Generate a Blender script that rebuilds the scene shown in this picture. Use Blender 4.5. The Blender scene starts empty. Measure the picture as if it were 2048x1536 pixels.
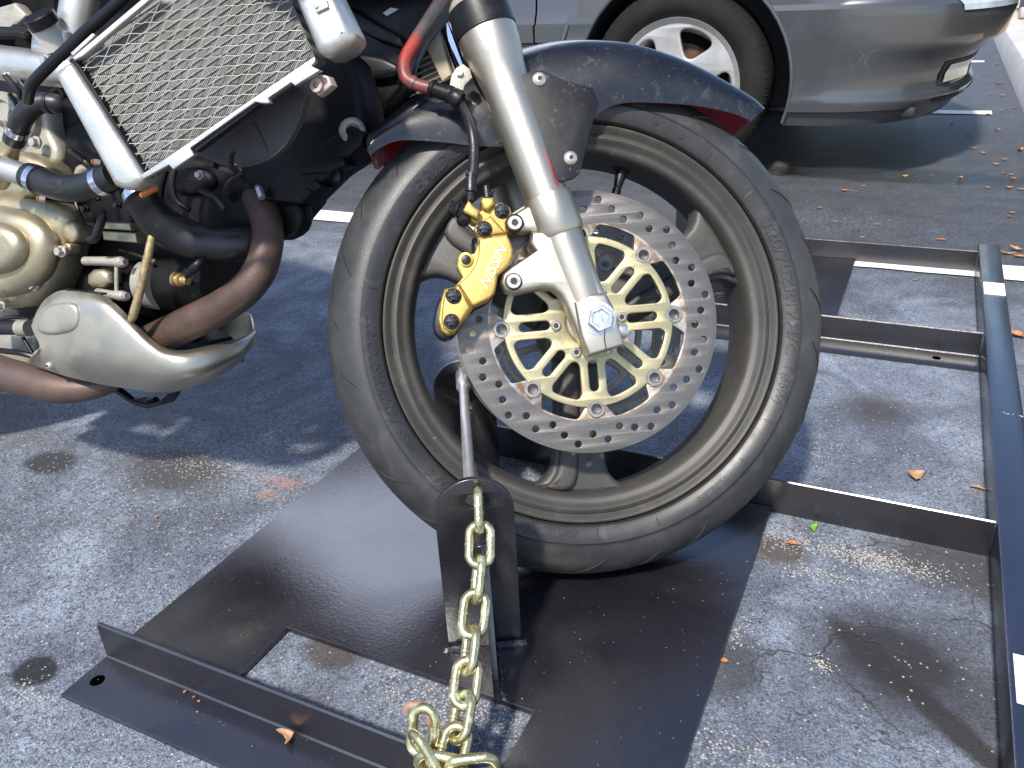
import bpy, bmesh, math, random
from mathutils import Vector as V, Matrix, geometry
R = math.radians
rnd = random.Random(7)
SC = bpy.context.scene
COL = SC.collection
# ------------------------------------------------------------------ camera, sky, sun, exposure
FPX, CAMH = 1660.0, 0.67
ROT = Matrix(((0.90094372, -0.15032077, 0.40706766), (0.4312557, 0.41427235, -0.80149669), (-0.04815528, 0.89765366, 0.43806276)))
CAM = V((0, 0, CAMH))
cd = bpy.data.cameras.new("camera"); cam = bpy.data.objects.new("camera", cd); COL.objects.link(cam)
cam.matrix_world = Matrix.Translation(CAM) @ ROT.to_4x4()
cd.sensor_fit = 'HORIZONTAL'; cd.sensor_width = 36.0; cd.lens = 36.0 * FPX / 2048.0
cd.clip_start = 0.02; cd.clip_end = 800
SC.camera = cam
SUN = V((0.03, -0.76, 1.0)).normalized()
w = bpy.data.worlds.new("World"); SC.world = w; w.use_nodes = True
nt = w.node_tree; bg = nt.nodes["Background"]
sky = nt.nodes.new("ShaderNodeTexSky"); sky.sky_type = 'NISHITA'; sky.sun_disc = False
sky.ozone_density = 3.0; sky.sun_elevation = math.asin(SUN.z); sky.sun_rotation = math.atan2(SUN.x, SUN.y)
wt = nt.nodes.new("ShaderNodeTexCoord"); wn = nt.nodes.new("ShaderNodeTexNoise"); wn.inputs["Scale"].default_value = 2.6; wn.inputs["Detail"].default_value = 7; wn.inputs["Roughness"].default_value = .55
wm = nt.nodes.new("ShaderNodeMapping"); wm.inputs["Scale"].default_value = (1, 1, 2.2); wm.inputs["Location"].default_value = (.35, .1, .0)
nt.links.new(wt.outputs["Generated"], wm.inputs[0]); nt.links.new(wm.outputs[0], wn.inputs["Vector"])
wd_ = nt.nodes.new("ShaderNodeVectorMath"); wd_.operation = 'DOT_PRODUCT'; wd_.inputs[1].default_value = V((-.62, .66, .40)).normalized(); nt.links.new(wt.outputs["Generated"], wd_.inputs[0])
wr = nt.nodes.new("ShaderNodeMapRange"); wr.inputs[1].default_value = .86; wr.inputs[2].default_value = .985; wr.inputs[3].default_value = 0; wr.inputs[4].default_value = .45; nt.links.new(wd_.outputs["Value"], wr.inputs[0])  # bright cloud patch added where the base plate mirrors the sky
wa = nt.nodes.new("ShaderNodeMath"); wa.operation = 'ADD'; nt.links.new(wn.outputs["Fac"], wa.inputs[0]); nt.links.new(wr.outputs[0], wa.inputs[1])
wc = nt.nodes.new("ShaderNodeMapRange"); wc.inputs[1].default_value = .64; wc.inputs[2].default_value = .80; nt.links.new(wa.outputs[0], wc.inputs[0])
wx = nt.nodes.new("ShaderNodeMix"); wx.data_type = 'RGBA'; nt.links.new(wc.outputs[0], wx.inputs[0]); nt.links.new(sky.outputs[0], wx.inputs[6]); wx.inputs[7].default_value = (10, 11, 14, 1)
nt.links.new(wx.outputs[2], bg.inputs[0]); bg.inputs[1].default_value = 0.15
sd = bpy.data.lights.new("sun", 'SUN'); sd.energy = 4.1; sd.angle = R(4.0); sd.color = (1.0, 0.945, 0.86)
so = bpy.data.objects.new("sun", sd); COL.objects.link(so)
so.rotation_euler = SUN.to_track_quat('Z', 'Y').to_euler(); so.location = (0, 0, 6)
SC.view_settings.view_transform = 'Standard'; SC.view_settings.look = 'None'
SC.view_settings.exposure = 0.75; SC.view_settings.gamma = 1.0
SC.render.engine = 'CYCLES'; SC.cycles.max_bounces = 8

# ------------------------------------------------------------------ geometry helpers
def ray(x, y):
    return (ROT @ V((x - 1024.0, -(y - 768.0), -FPX)).normalized())
def onplane(x, y, o, n):
    r = ray(x, y); o = V(o); n = V(n)
    return CAM + r * ((o - CAM).dot(n) / r.dot(n))
def G(x, y, z=0.0): return onplane(x, y, (0, 0, z), (0, 0, 1))
def zc(p): return -((ROT.transposed() @ (V(p) - CAM)).z)
def pr(rpx, p): return rpx * zc(p) / FPX

class Fr:
    def __init__(s, o, n):
        s.o = V(o); s.n = V(n).normalized(); s.h = V((0, 0, 1)).cross(s.n).normalized(); s.v = s.n.cross(s.h)
    def px(s, x, y, w=0.0): return onplane(x, y, s.o + s.n * w, s.n)
    def uv(s, x, y, w=0.0):
        p = s.px(x, y, w) - s.o; return (p.dot(s.h), p.dot(s.v))
    def P(s, u, v, w=0.0): return s.o + s.h * u + s.v * v + s.n * w
    def M(s, u=0, v=0, w=0): return Matrix.Translation(s.P(u, v, w)) @ Matrix((s.h, s.v, s.n)).transposed().to_4x4()

def linkme(o, parent=None):
    COL.objects.link(o)
    if parent is not None: o.parent = parent
def rootof(p):
    while p.parent is not None: p = p.parent
    return p
def obj(name, me, m, parent=None, label=None, ang=32):
    """me: mesh in world coordinates -> object, coordinates made relative to its thing's base"""
    o = bpy.data.objects.new(name, me)
    if parent is not None: me.transform(Matrix.Translation(-rootof(parent).location))
    linkme(o, parent)
    if m is not None:
        ms = m if isinstance(m, (list, tuple)) else [m]
        for k in ms: me.materials.append(k)
    for p in me.polygons: p.use_smooth = True
    try: me.set_sharp_from_angle(angle=R(ang))
    except Exception: pass
    if label: o['label'] = label
    return o
def thing(name, label, cat, loc=(0, 0, 0), group=None):
    o = bpy.data.objects.new(name, None); o.location = loc; o.empty_display_size = .05
    COL.objects.link(o); o['label'] = label; o['category'] = cat
    if group: o['group'] = group
    return o
def tag(o, label, cat, group=None):
    o['label'] = label; o['category'] = cat
    if group: o['group'] = group
    return o
def struct(o): o['kind'] = 'structure'; return o
def mesh(vs, fs):
    me = bpy.data.meshes.new("m"); me.from_pydata([tuple(v) for v in vs], [], fs); me.update(); return me
def bm2me(bm):
    bmesh.ops.recalc_face_normals(bm, faces=bm.faces)
    me = bpy.data.meshes.new("m"); bm.to_mesh(me); bm.free(); return me
def joinme(ms):
    """list of (mesh, matindex) or mesh -> one mesh"""
    bm = bmesh.new()
    for t in ms:
        me, k = t if isinstance(t, tuple) else (t, 0)
        n0 = len(bm.faces); bm.from_mesh(me); bm.faces.ensure_lookup_table()
        for f in bm.faces[n0:]: f.material_index = k
        bpy.data.meshes.remove(me)
    me = bpy.data.meshes.new("m"); bm.to_mesh(me); bm.free(); return me

def chaikin(pts, n=2):
    for _ in range(n):
        q = []
        for i in range(len(pts)):
            a, b = V(pts[i]), V(pts[(i + 1) % len(pts)])
            q += [a * .75 + b * .25, a * .25 + b * .75]
        pts = q
    return pts
def plate(mat4, outline, z0, z1, bevel=.001, holes=(), sm=0, bres=2):
    """closed 2D outline (u,v) extruded z0..z1 in mat4, bevelled edges, real holes"""
    cu = bpy.data.curves.new("c", 'CURVE'); cu.dimensions = '2D'; cu.fill_mode = 'BOTH'
    t = abs(z1 - z0); b = min(bevel, t * .49)
    cu.extrude = t / 2 - b; cu.bevel_depth = b; cu.bevel_resolution = bres; cu.offset = -b
    for k, ol in enumerate([outline] + list(holes)):
        ol = [V((p[0], p[1])) for p in ol]
        if sm and k == 0: ol = chaikin(ol, sm)
        s = cu.splines.new('POLY'); s.points.add(len(ol) - 1); s.use_cyclic_u = True
        for i, p in enumerate(ol): s.points[i].co = (p[0], p[1], 0, 1)
    o = bpy.data.objects.new("t", cu); COL.objects.link(o)
    dg = bpy.context.evaluated_depsgraph_get(); me = bpy.data.meshes.new_from_object(o.evaluated_get(dg))
    bpy.data.objects.remove(o); bpy.data.curves.remove(cu)
    bm = bmesh.new(); bm.from_mesh(me); bmesh.ops.remove_doubles(bm, verts=bm.verts, dist=1e-6); bm.to_mesh(me); bm.free()
    me.transform(mat4 @ Matrix.Translation((0, 0, (z0 + z1) / 2))); return me
def pxplate(F, pts, w1, thick, bevel=.0015, holes=(), sm=0):
    """outline traced at its front face depth w1"""
    q = [F.uv(x, y, w1) for x, y in pts]
    return plate(F.M(), q, w1 - thick, w1, bevel, holes, sm)
def circ(u, v, r, n=24, a0=0): return [(u + r * math.cos(a0 + 2 * math.pi * i / n), v + r * math.sin(a0 + 2 * math.pi * i / n)) for i in range(n)]

def lathe(p0, axis, prof, seg=40, ref=None, caps=True):
    """prof: list of (dist along axis, radius)"""
    a = V(axis).normalized(); p0 = V(p0)
    x = (V(ref) if ref is not None else (V((0, 0, 1)) if abs(a.z) < .9 else V((1, 0, 0))))
    x = (x - a * x.dot(a)).normalized(); y = a.cross(x)
    vs, fs = [], []
    for d, r in prof:
        for i in range(seg):
            t = 2 * math.pi * i / seg
            vs.append(p0 + a * d + (x * math.cos(t) + y * math.sin(t)) * max(r, 1e-5))
    for j in range(len(prof) - 1):
        for i in range(seg):
            k = (i + 1) % seg
            fs.append((j * seg + i, j * seg + k, (j + 1) * seg + k, (j + 1) * seg + i))
    if caps and prof[0][1] > 2e-5: fs.append(tuple(range(seg))[::-1])
    if caps and prof[-1][1] > 2e-5: fs.append(tuple(range((len(prof) - 1) * seg, len(prof) * seg)))
    bm = bmesh.new(); bm.from_mesh(mesh(vs, fs)); return bm2me(bm)
def cr(pts, n=8, closed=False):
    """catmull-rom through tuples of any length"""
    L = len(pts); out = []
    rng = range(L if closed else L - 1)
    for i in rng:
        p = [pts[(i + k) % L] if closed else pts[min(max(i + k, 0), L - 1)] for k in (-1, 0, 1, 2)]
        for j in range(n):
            t = j / n
            out.append(tuple(.5 * ((2 * b) + (c - a) * t + (2 * a - 5 * b + 4 * c - d) * t * t + (3 * b - a - 3 * c + d) * t ** 3) for a, b, c, d in zip(*p)))
    if not closed: out.append(tuple(pts[-1]))
    return out
def tube(path, seg=16, smooth=8, closed=False, caps=True):
    """path: list of (x,y,z,r)"""
    P = cr([tuple(p) for p in path], smooth, closed) if smooth else [tuple(p) for p in path]
    n = len(P); pos = [V(p[:3]) for p in P]
    vs, fs = [], []; up = None
    for i in range(n):
        if closed: t = (pos[(i + 1) % n] - pos[i - 1]).normalized()
        else: t = (pos[min(i + 1, n - 1)] - pos[max(i - 1, 0)]).normalized()
        if up is None: up = t.orthogonal().normalized()
        up = (up - t * up.dot(t)).normalized(); sx = t.cross(up)
        for k in range(seg):
            a = 2 * math.pi * k / seg
            vs.append(pos[i] + (up * math.cos(a) + sx * math.sin(a)) * P[i][3])
    m = n if closed else n - 1
    for i in range(m):
        for k in range(seg):
            a, b = i * seg, ((i + 1) % n) * seg
            fs.append((a + k, a + (k + 1) % seg, b + (k + 1) % seg, b + k))
    if caps and not closed: fs += [tuple(range(seg))[::-1], tuple(range((n - 1) * seg, n * seg))]
    bm = bmesh.new(); bm.from_mesh(mesh(vs, fs)); return bm2me(bm)
def pxtube(F, path, seg=16, smooth=8, **k):
    """path: (x px, y px, w, radius px)"""
    q = []
    for x, y, wv, r in path:
        p = F.px(x, y, wv); q.append((p.x, p.y, p.z, pr(r, p)))
    return tube(q, seg, smooth, **k)
def loft(rows, n1=4, n2=6, thick=0.0, inward=None):
    """rows of points -> smooth surface, optional thickness (solid shell)"""
    rows = [cr([tuple(p) for p in r], n2) for r in rows]
    cols = list(zip(*rows)); cols = [cr([tuple(p) for p in c], n1) for c in cols]
    nu, nv = len(cols), len(cols[0])
    vs = [V(p) for c in cols for p in c]
    fs = [(i * nv + j, (i + 1) * nv + j, (i + 1) * nv + j + 1, i * nv + j + 1) for i in range(nu - 1) for j in range(nv - 1)]
    me = mesh(vs, fs)
    if not thick: return me
    nr = [V(v.normal) for v in me.vertices]; N = len(vs)
    sgn = 1
    if inward is not None:
        c = V(inward); s = sum((nr[i].dot(c - vs[i])) for i in range(N)); sgn = 1 if s > 0 else -1
    vs2 = vs + [vs[i] + nr[i] * sgn * thick for i in range(N)]
    fs2 = fs + [tuple(N + k for k in f[::-1]) for f in fs]
    edge = [i * nv for i in range(nu)] + [(nu - 1) * nv + j for j in range(1, nv)] + [i * nv + nv - 1 for i in range(nu - 2, -1, -1)] + [j for j in range(nv - 2, 0, -1)]
    base = len(fs2)
    for a, b in zip(edge, edge[1:] + edge[:1]): fs2.append((a, b, N + b, N + a))
    me2 = mesh(vs2, fs2)
    for i, p in enumerate(me2.polygons): p.material_index = 0 if i < len(fs) else (1 if i < base else 2)
    bm = bmesh.new(); bm.from_mesh(me2); return bm2me(bm)
def box(M4, a, b, bev=.001):
    bm = bmesh.new(); bmesh.ops.create_cube(bm, size=1)
    a, b = V(a), V(b)
    for v in bm.verts: v.co = V(((a[i] + b[i]) / 2 + v.co[i] * (b[i] - a[i])) for i in range(3))
    if bev: bmesh.ops.bevel(bm, geom=bm.edges[:], offset=bev, segments=2, affect='EDGES', profile=.5)
    me = bm2me(bm); me.transform(M4); return me
I4 = Matrix.Identity(4)
def text(s, size, ext, M4, bend=None, font_shear=0.0, align='LEFT', bold=0.0):
    cu = bpy.data.curves.new("f", 'FONT'); cu.body = s; cu.size = size; cu.extrude = ext; cu.shear = font_shear; cu.align_x = align; cu.offset = bold
    cu.resolution_u = 3
    o = bpy.data.objects.new("t", cu); COL.objects.link(o); dg = bpy.context.evaluated_depsgraph_get()
    me = bpy.data.meshes.new_from_object(o.evaluated_get(dg)); bpy.data.objects.remove(o)
    if bend:
        for v in me.vertices: v.co = bend(v.co)
    else: me.transform(M4)
    return me
def bolt(F, x, y, wv, rpx, h=.006, kind='hex', wash=1.35):
    """bolt head standing out along the frame normal; returns mesh (slot0 head, slot1 dark socket)"""
    p = F.px(x, y, wv); r = pr(rpx, p); n = F.n
    ms = []
    if kind == 'hex':
        ms += [(lathe(p, n, [(-.002, r * wash), (.0008, r * wash), (.0015, r * wash * .93)], 24), 0),
               (lathe(p, n, [(0, r), (h * .85, r), (h, r * .88)], 6, ref=F.v * math.cos(x) + F.h * math.sin(x)), 0)]
    elif kind == 'torx':
        ms += [(lathe(p, n, [(-.002, r * wash), (.001, r * wash), (.002, r * wash * .9)], 24), 0)]
        q = [(r * (.86 + .14 * math.cos(6 * a)) * math.cos(a), r * (.86 + .14 * math.cos(6 * a)) * math.sin(a)) for a in [2 * math.pi * i / 48 for i in range(48)]]
        u, v = (p - F.o).dot(F.h), (p - F.o).dot(F.v)
        ms += [(plate(F.M(u, v, wv), q, 0, h, .0007), 0)]
    elif kind == 'socket':
        ms += [(lathe(p, n, [(-.002, r), (h * .8, r), (h, r * .92), (h, r * .55)] , 28), 0),
               (lathe(p, n, [(h + .0002, r * .5), (h + .0003, r * .5)], 6), 1),
               (lathe(p, n, [(h, r * .62), (h + .0004, r * .6), (h + .0004, r * .5), (h, r * .5)], 28), 0)]
    elif kind == 'dome':
        ms += [(lathe(p, n, [(-.002, r), (.001, r), (h * .7, r * .75), (h, r * .45)], 28), 0),
               (lathe(p, n, [(h + .0001, r * .38), (h + .0002, r * .38)], 6), 1)]
    elif kind == 'slot':
        ms += [(lathe(p, n, [(-.002, r), (h * .8, r), (h, r * .85)], 24), 0)]
        u, v = (p - F.o).dot(F.h), (p - F.o).dot(F.v)
        ms += [(box(F.M(u, v, wv) @ Matrix.Rotation(R(62), 4, 'Z'), (-r * .8, -r * .12, h), (r * .8, r * .12, h + .0003), 0), 1)]
    return joinme(ms)

# ------------------------------------------------------------------ materials
def mat(name, c, r=.5, m=0.0, var=.15, vs=25, bump=.05, bs=300, dirt=None, coat=0.0, aniso=0, spec=.5, wave=None, rv=.12):
    M = bpy.data.materials.new(name); M.use_nodes = True; t = M.node_tree; N = t.nodes; L = t.links
    b = N["Principled BSDF"]; tc = N.new("ShaderNodeTexCoord")
    no = N.new("ShaderNodeTexNoise"); no.inputs["Scale"].default_value = vs; no.inputs["Detail"].default_value = 6; no.inputs["Roughness"].default_value = .65
    L.new(tc.outputs["Object"], no.inputs["Vector"])
    cr_ = N.new("ShaderNodeValToRGB"); cr_.color_ramp.elements[0].position = .3; cr_.color_ramp.elements[1].position = .7
    cr_.color_ramp.elements[0].color = tuple(k * (1 - var) for k in c) + (1,); cr_.color_ramp.elements[1].color = tuple(min(1, k * (1 + var)) for k in c) + (1,)
    L.new(no.outputs["Fac"], cr_.inputs[0]); col = cr_.outputs[0]
    mr = N.new("ShaderNodeMapRange"); mr.inputs["From Min"].default_value = .3; mr.inputs["From Max"].default_value = .7
    mr.inputs["To Min"].default_value = max(.02, r - rv * .5); mr.inputs["To Max"].default_value = min(1, r + rv * .5)
    L.new(no.outputs["Fac"], mr.inputs["Value"]); rough = mr.outputs[0]
    metal = None
    for d in (dirt or []):
        dc, ds, lo, hi = d[:4]
        n2 = N.new("ShaderNodeTexNoise"); n2.inputs["Scale"].default_value = ds; n2.inputs["Detail"].default_value = 8; n2.inputs["Roughness"].default_value = .7
        n2.inputs["Distortion"].default_value = d[5] if len(d) > 5 else 0.3
        L.new(tc.outputs["Object"], n2.inputs["Vector"])
        m2 = N.new("ShaderNodeMapRange"); m2.inputs["From Min"].default_value = lo; m2.inputs["From Max"].default_value = hi; L.new(n2.outputs["Fac"], m2.inputs["Value"])
        mx = N.new("ShaderNodeMix"); mx.data_type = 'RGBA'; L.new(m2.outputs[0], mx.inputs[0]); L.new(col, mx.inputs[6]); mx.inputs[7].default_value = tuple(dc) + (1,); col = mx.outputs[2]
        m3 = N.new("ShaderNodeMix"); m3.data_type = 'FLOAT'; L.new(m2.outputs[0], m3.inputs[0]); L.new(rough, m3.inputs[2]); m3.inputs[3].default_value = d[4] if len(d) > 4 else .8; rough = m3.outputs[0]
        if m > .5:
            m4 = N.new("ShaderNodeMix"); m4.data_type = 'FLOAT'; L.new(m2.outputs[0], m4.inputs[0])
            if metal is None: m4.inputs[2].default_value = m
            else: L.new(metal, m4.inputs[2])
            m4.inputs[3].default_value = .15; metal = m4.outputs[0]
    L.new(col, b.inputs["Base Color"]); L.new(rough, b.inputs["Roughness"])
    if metal is not None: L.new(metal, b.inputs["Metallic"])
    else: b.inputs["Metallic"].default_value = m
    b.inputs["Specular IOR Level"].default_value = spec
    b.inputs["Coat Weight"].default_value = coat; b.inputs["Coat Roughness"].default_value = .06
    if bump:
        n3 = N.new("ShaderNodeTexNoise"); n3.inputs["Scale"].default_value = bs; n3.inputs["Detail"].default_value = 4
        L.new(tc.outputs["Object"], n3.inputs["Vector"])
        bp = N.new("ShaderNodeBump"); bp.inputs["Strength"].default_value = min(1, bump * 4); bp.inputs["Distance"].default_value = .0006
        L.new(n3.outputs["Fac"], bp.inputs["Height"]); L.new(bp.outputs[0], b.inputs["Normal"])
    return M
BLACKPLASTIC = mat("black plastic", (.005, .005, .006), .42, var=.3, dirt=[((.03, .027, .024), 30, .62, .9)], spec=.35)
DARKMETAL = mat("grimy dark metal", (.0045, .0045, .0048), .5, .0, var=.4, vs=18, bump=.2, bs=120, dirt=[((.022, .017, .010), 22, .60, .85)], spec=.22)
RUBBER = mat("hose rubber", (.009, .009, .010), .38, var=.25, vs=60, bump=.12, bs=500, dirt=[((.05, .047, .04), 45, .6, .85)])
ALU = mat("satin aluminium", (.60, .57, .52), .36, .9, var=.08, bump=.12, bs=900, dirt=[((.25, .22, .18), 28, .66, .85)], rv=.1)
ALUDULL = mat("dull cast aluminium", (.33, .31, .26), .46, .35, var=.18, vs=30, bump=.2, bs=500, dirt=[((.08, .065, .045), 16, .55, .75)])
FORKALU = mat("fork slider aluminium", (.47, .42, .34), .36, .93, var=.05, vs=14, bump=.1, bs=1300, dirt=[((.3, .24, .18), 60, .70, .82)], rv=.06)
CHAMP = mat("champagne engine paint", (.40, .35, .235), .37, .8, var=.14, vs=20, bump=.2, bs=700, dirt=[((.09, .07, .042), 12, .50, .75), ((.05, .04, .03), 60, .62, .75)])
GOLD = mat("gold anodised caliper", (.50, .34, .10), .38, .8, var=.08, vs=60, bump=.2, bs=1400, dirt=[((.22, .12, .045), 26, .54, .8, .6), ((.10, .07, .04), 70, .66, .78, .8)])
PALEGOLD = mat("pale gold disc carrier", (.43, .375, .215), .38, .82, var=.10, vs=30, bump=.15, bs=900, dirt=[((.26, .18, .09), 32, .57, .8, .6)])
STEEL = mat("worn steel bolt", (.50, .46, .42), .36, .7, var=.2, vs=200, bump=.1, bs=900, dirt=[((.12, .08, .05), 150, .6, .8)])
ZINC = mat("bright zinc plated steel", (.56, .56, .55), .33, .8, var=.12, vs=120, bump=.15, bs=700, dirt=[((.3, .3, .3), 160, .62, .8, .5)])
BLACKSTEEL = mat("black oxide bolt", (.03, .032, .035), .38, .8, var=.3, vs=200, bump=.1, bs=900, dirt=[((.2, .2, .2), 260, .62, .8)])
SOCKET = mat("dark bolt socket", (.015, .013, .012), .6)
CHROME = mat("hard chrome", (.62, .62, .66), .07, 1, var=.04, bump=0, rv=.03)
RUST = mat("heat browned exhaust pipe", (.092, .058, .044), .48, .35, var=.35, vs=14, bump=.18, bs=500, dirt=[((.34, .13, .055), 11, .62, .76, .6), ((.10, .075, .075), 7, .5, .75, .5)])
RUSTSCREW = mat("rusty screw", (.42, .13, .04), .7, .3, var=.4, vs=300)
PAN = mat("satin silver belly pan", (.42, .39, .33), .36, .9, var=.08, vs=9, bump=.12, bs=900, dirt=[((.2, .17, .12), 26, .64, .82, .5), ((.3, .27, .2), 5, .52, .8, .5)])
FENDER = mat("scuffed dark blue paint", (.0018, .002, .004), .34, 0, var=.5, vs=20, coat=.35, bump=.02, bs=200, dirt=[((.075, .07, .064), 150, .60, .72, .85, .8), ((.020, .019, .019), 24, .56, .72, .8, 1.4), ((.35, .06, .04), 11, .70, .76, .7, .5)])
FENDERRED = mat("red underside paint", (.34, .012, .012), .4, 0, var=.25, vs=30, coat=.2)
SCUFF = mat("scratched black bracket", (.007, .007, .008), .45, 0, var=.5, vs=30, bump=.06, bs=120, spec=.3, dirt=[((.10, .092, .085), 60, .60, .70, .85, 2.2), ((.28, .05, .05), 14, .66, .74, .7, 1)])
WHEEL = mat("dark bronze wheel paint", (.046, .043, .038), .50, .1, var=.15, vs=25, bump=.1, bs=900, dirt=[((.22, .19, .14), 140, .64, .74, .9), ((.10, .085, .06), 18, .58, .8, .7)], rv=.06)
TYRE = mat("tyre rubber", (.028, .028, .028), .46, 0, var=.2, vs=30, bump=.12, bs=600, dirt=[((.055, .055, .053), 26, .5, .8, .6)])
TYRESIDE = mat("tyre sidewall rubber", (.018, .017, .016), .40, 0, var=.15, vs=30, bump=.05, bs=600, dirt=[((.06, .055, .05), 40, .55, .8, .6)])
GROOVE = mat("dusty tread groove", (.014, .013, .011), .8, 0, var=.4, vs=80)
RACK = mat("black brown powder coat", (.0085, .0072, .0098), .27, 0, var=.15, vs=6, bump=.09, bs=260, dirt=[((.25, .24, .22), 420, .67, .71, .8), ((.018, .016, .017), 2.2, .66, .70, .5, 2.0), ((.017, .0145, .015), 3, .5, .7, .40)], spec=1.0, rv=.08)
RACK.node_tree.nodes['Principled BSDF'].inputs['IOR'].default_value = 2.0
RACK.node_tree.nodes['Principled BSDF'].inputs['Specular IOR Level'].default_value = .5
RACKTUBE = mat("glossy blue black paint", (.009, .010, .020), .24, 0, var=.2, vs=8, bump=.1, bs=300, dirt=[((.25, .24, .22), 420, .74, .77, .8)], spec=1.0)
HOLE = mat("deep hole shade", (.0008, .0008, .0008), .9, spec=0.0)
BOB = mat("grey brown bobbin steel", (.33, .30, .26), .38, .8, var=.12, vs=150, bump=.08)
RACKTUBE.node_tree.nodes['Principled BSDF'].inputs['IOR'].default_value = 2.2
RACKTUBE.node_tree.nodes['Principled BSDF'].inputs['Specular IOR Level'].default_value = .5
WELD = mat("paint over weld bead", (.03, .028, .035), .25, 0, var=.3, vs=200, bump=.5, bs=260, dirt=[((.45, .45, .47), 90, .58, .68, .4)])
STICK = mat("white paper sticker", (.80, .80, .80), .6, 0, var=.04, vs=30)
INK = mat("black printing ink", (.02, .02, .03), .6)
CHAIN = mat("yellow zinc chain", (.50, .45, .25), .26, .9, var=.12, vs=40, bump=.12, bs=500, dirt=[((.42, .55, .40), 55, .52, .7, .28), ((.35, .18, .06), 70, .66, .8, .5)])
SEAR = mat("torch cut link end", (.30, .20, .15), .7, .4, var=.4, vs=120, bump=.5, bs=200)
CARPAINT = mat("grey metallic car paint", (.080, .084, .090), .30, .5, var=.03, vs=3, bump=0, coat=.55, rv=.02, dirt=[((.16, .15, .14), 2, .62, .9, .5)])
CARTRIM = mat("black rubber trim", (.02, .02, .02), .6)
CARTYRE = mat("dusty car tyre", (.012, .011, .010), .8, 0, var=.2, vs=14, bump=.1, bs=200, spec=.15, dirt=[((.028, .025, .022), 6, .5, .8)])
CARRIM = mat("dusty alloy rim", (.52, .505, .48), .42, .7, var=.08, vs=12, bump=0)
DISCRUST = mat("rusty car hub", (.10, .05, .03), .8, .2, var=.5, vs=30)
GLASS = mat("fog lamp lens", (.62, .62, .52), .18, 0, var=.12, vs=30, coat=.6)
LAMPGLASS = mat("headlamp lens", (.55, .60, .66), .06, .3, var=.25, vs=12, coat=1)
WINDOW = mat("dark tinted glass", (.012, .014, .016), .05, 0, var=.1, coat=.5)
LEAFM = [mat("dry leaf tan", (.36, .20, .10), .7, var=.35, vs=60, bump=.3, bs=200), mat("dry leaf orange", (.40, .165, .06), .65, var=.35, vs=60, bump=.3, bs=200),
         mat("dry leaf brown", (.22, .11, .06), .7, var=.4, vs=60, bump=.3, bs=200), mat("fresh green leaf", (.13, .34, .03), .45, var=.25, vs=60)]
HOSEBAND = mat("bright hose clamp band", (.60, .60, .66), .22, 1, var=.1, bump=.05)
SHROUD = mat("faded fan shroud plastic", (.05, .045, .048), .55, 0, var=.15, vs=14, bump=.08, bs=500, dirt=[((.30, .13, .13), 7, .60, .8, .6)])
REDHOSE = mat("faded red overspray hose", (.05, .045, .045), .45, 0, var=.3, vs=20, dirt=[((.28, .035, .022), 9, .44, .55, .5)])

# disc: brushed steel with concentric scoring
def disc_mat():
    M = bpy.data.materials.new("scored brake disc steel"); M.use_nodes = True; t = M.node_tree; N = t.nodes; L = t.links; b = N["Principled BSDF"]
    tc = N.new("ShaderNodeTexCoord"); mp = N.new("ShaderNodeVectorMath"); mp.operation = 'SUBTRACT'
    at = N.new("ShaderNodeAttribute"); at.attribute_name = "rad"
    n1 = N.new("ShaderNodeTexNoise"); n1.noise_dimensions = '1D'; n1.inputs["Scale"].default_value = 1400; n1.inputs["Detail"].default_value = 3; n1.inputs["Roughness"].default_value = .8
    L.new(at.outputs["Fac"], n1.inputs["W"])
    cr_ = N.new("ShaderNodeValToRGB"); e = cr_.color_ramp.elements; e[0].position = .28; e[0].color = (.095, .085, .073, 1); e[1].position = .62; e[1].color = (.195, .177, .155, 1)
    L.new(n1.outputs["Fac"], cr_.inputs[0])
    rr = N.new("ShaderNodeMapRange"); rr.inputs["From Min"].default_value = .1125; rr.inputs["From Max"].default_value = .1138; L.new(at.outputs["Fac"], rr.inputs["Value"])
    n2 = N.new("ShaderNodeTexNoise"); n2.inputs["Scale"].default_value = 90; n2.inputs["Detail"].default_value = 6; L.new(tc.outputs["Object"], n2.inputs["Vector"])
    c2 = N.new("ShaderNodeValToRGB"); e = c2.color_ramp.elements; e[0].position = .4; e[0].color = (.23, .15, .09, 1); e[1].position = .6; e[1].color = (.46, .40, .33, 1); L.new(n2.outputs["Fac"], c2.inputs[0])
    mx = N.new("ShaderNodeMix"); mx.data_type = 'RGBA'; L.new(rr.outputs[0], mx.inputs[0]); L.new(c2.outputs[0], mx.inputs[6]); L.new(cr_.outputs[0], mx.inputs[7]); L.new(mx.outputs[2], b.inputs["Base Color"])
    b.inputs["Metallic"].default_value = .75; b.inputs["Roughness"].default_value = .36
    bp = N.new("ShaderNodeBump"); bp.inputs["Strength"].default_value = .5; bp.inputs["Distance"].default_value = .0003; L.new(n1.outputs["Fac"], bp.inputs["Height"]); L.new(bp.outputs[0], b.inputs["Normal"])
    return M
DISC = disc_mat()
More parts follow.
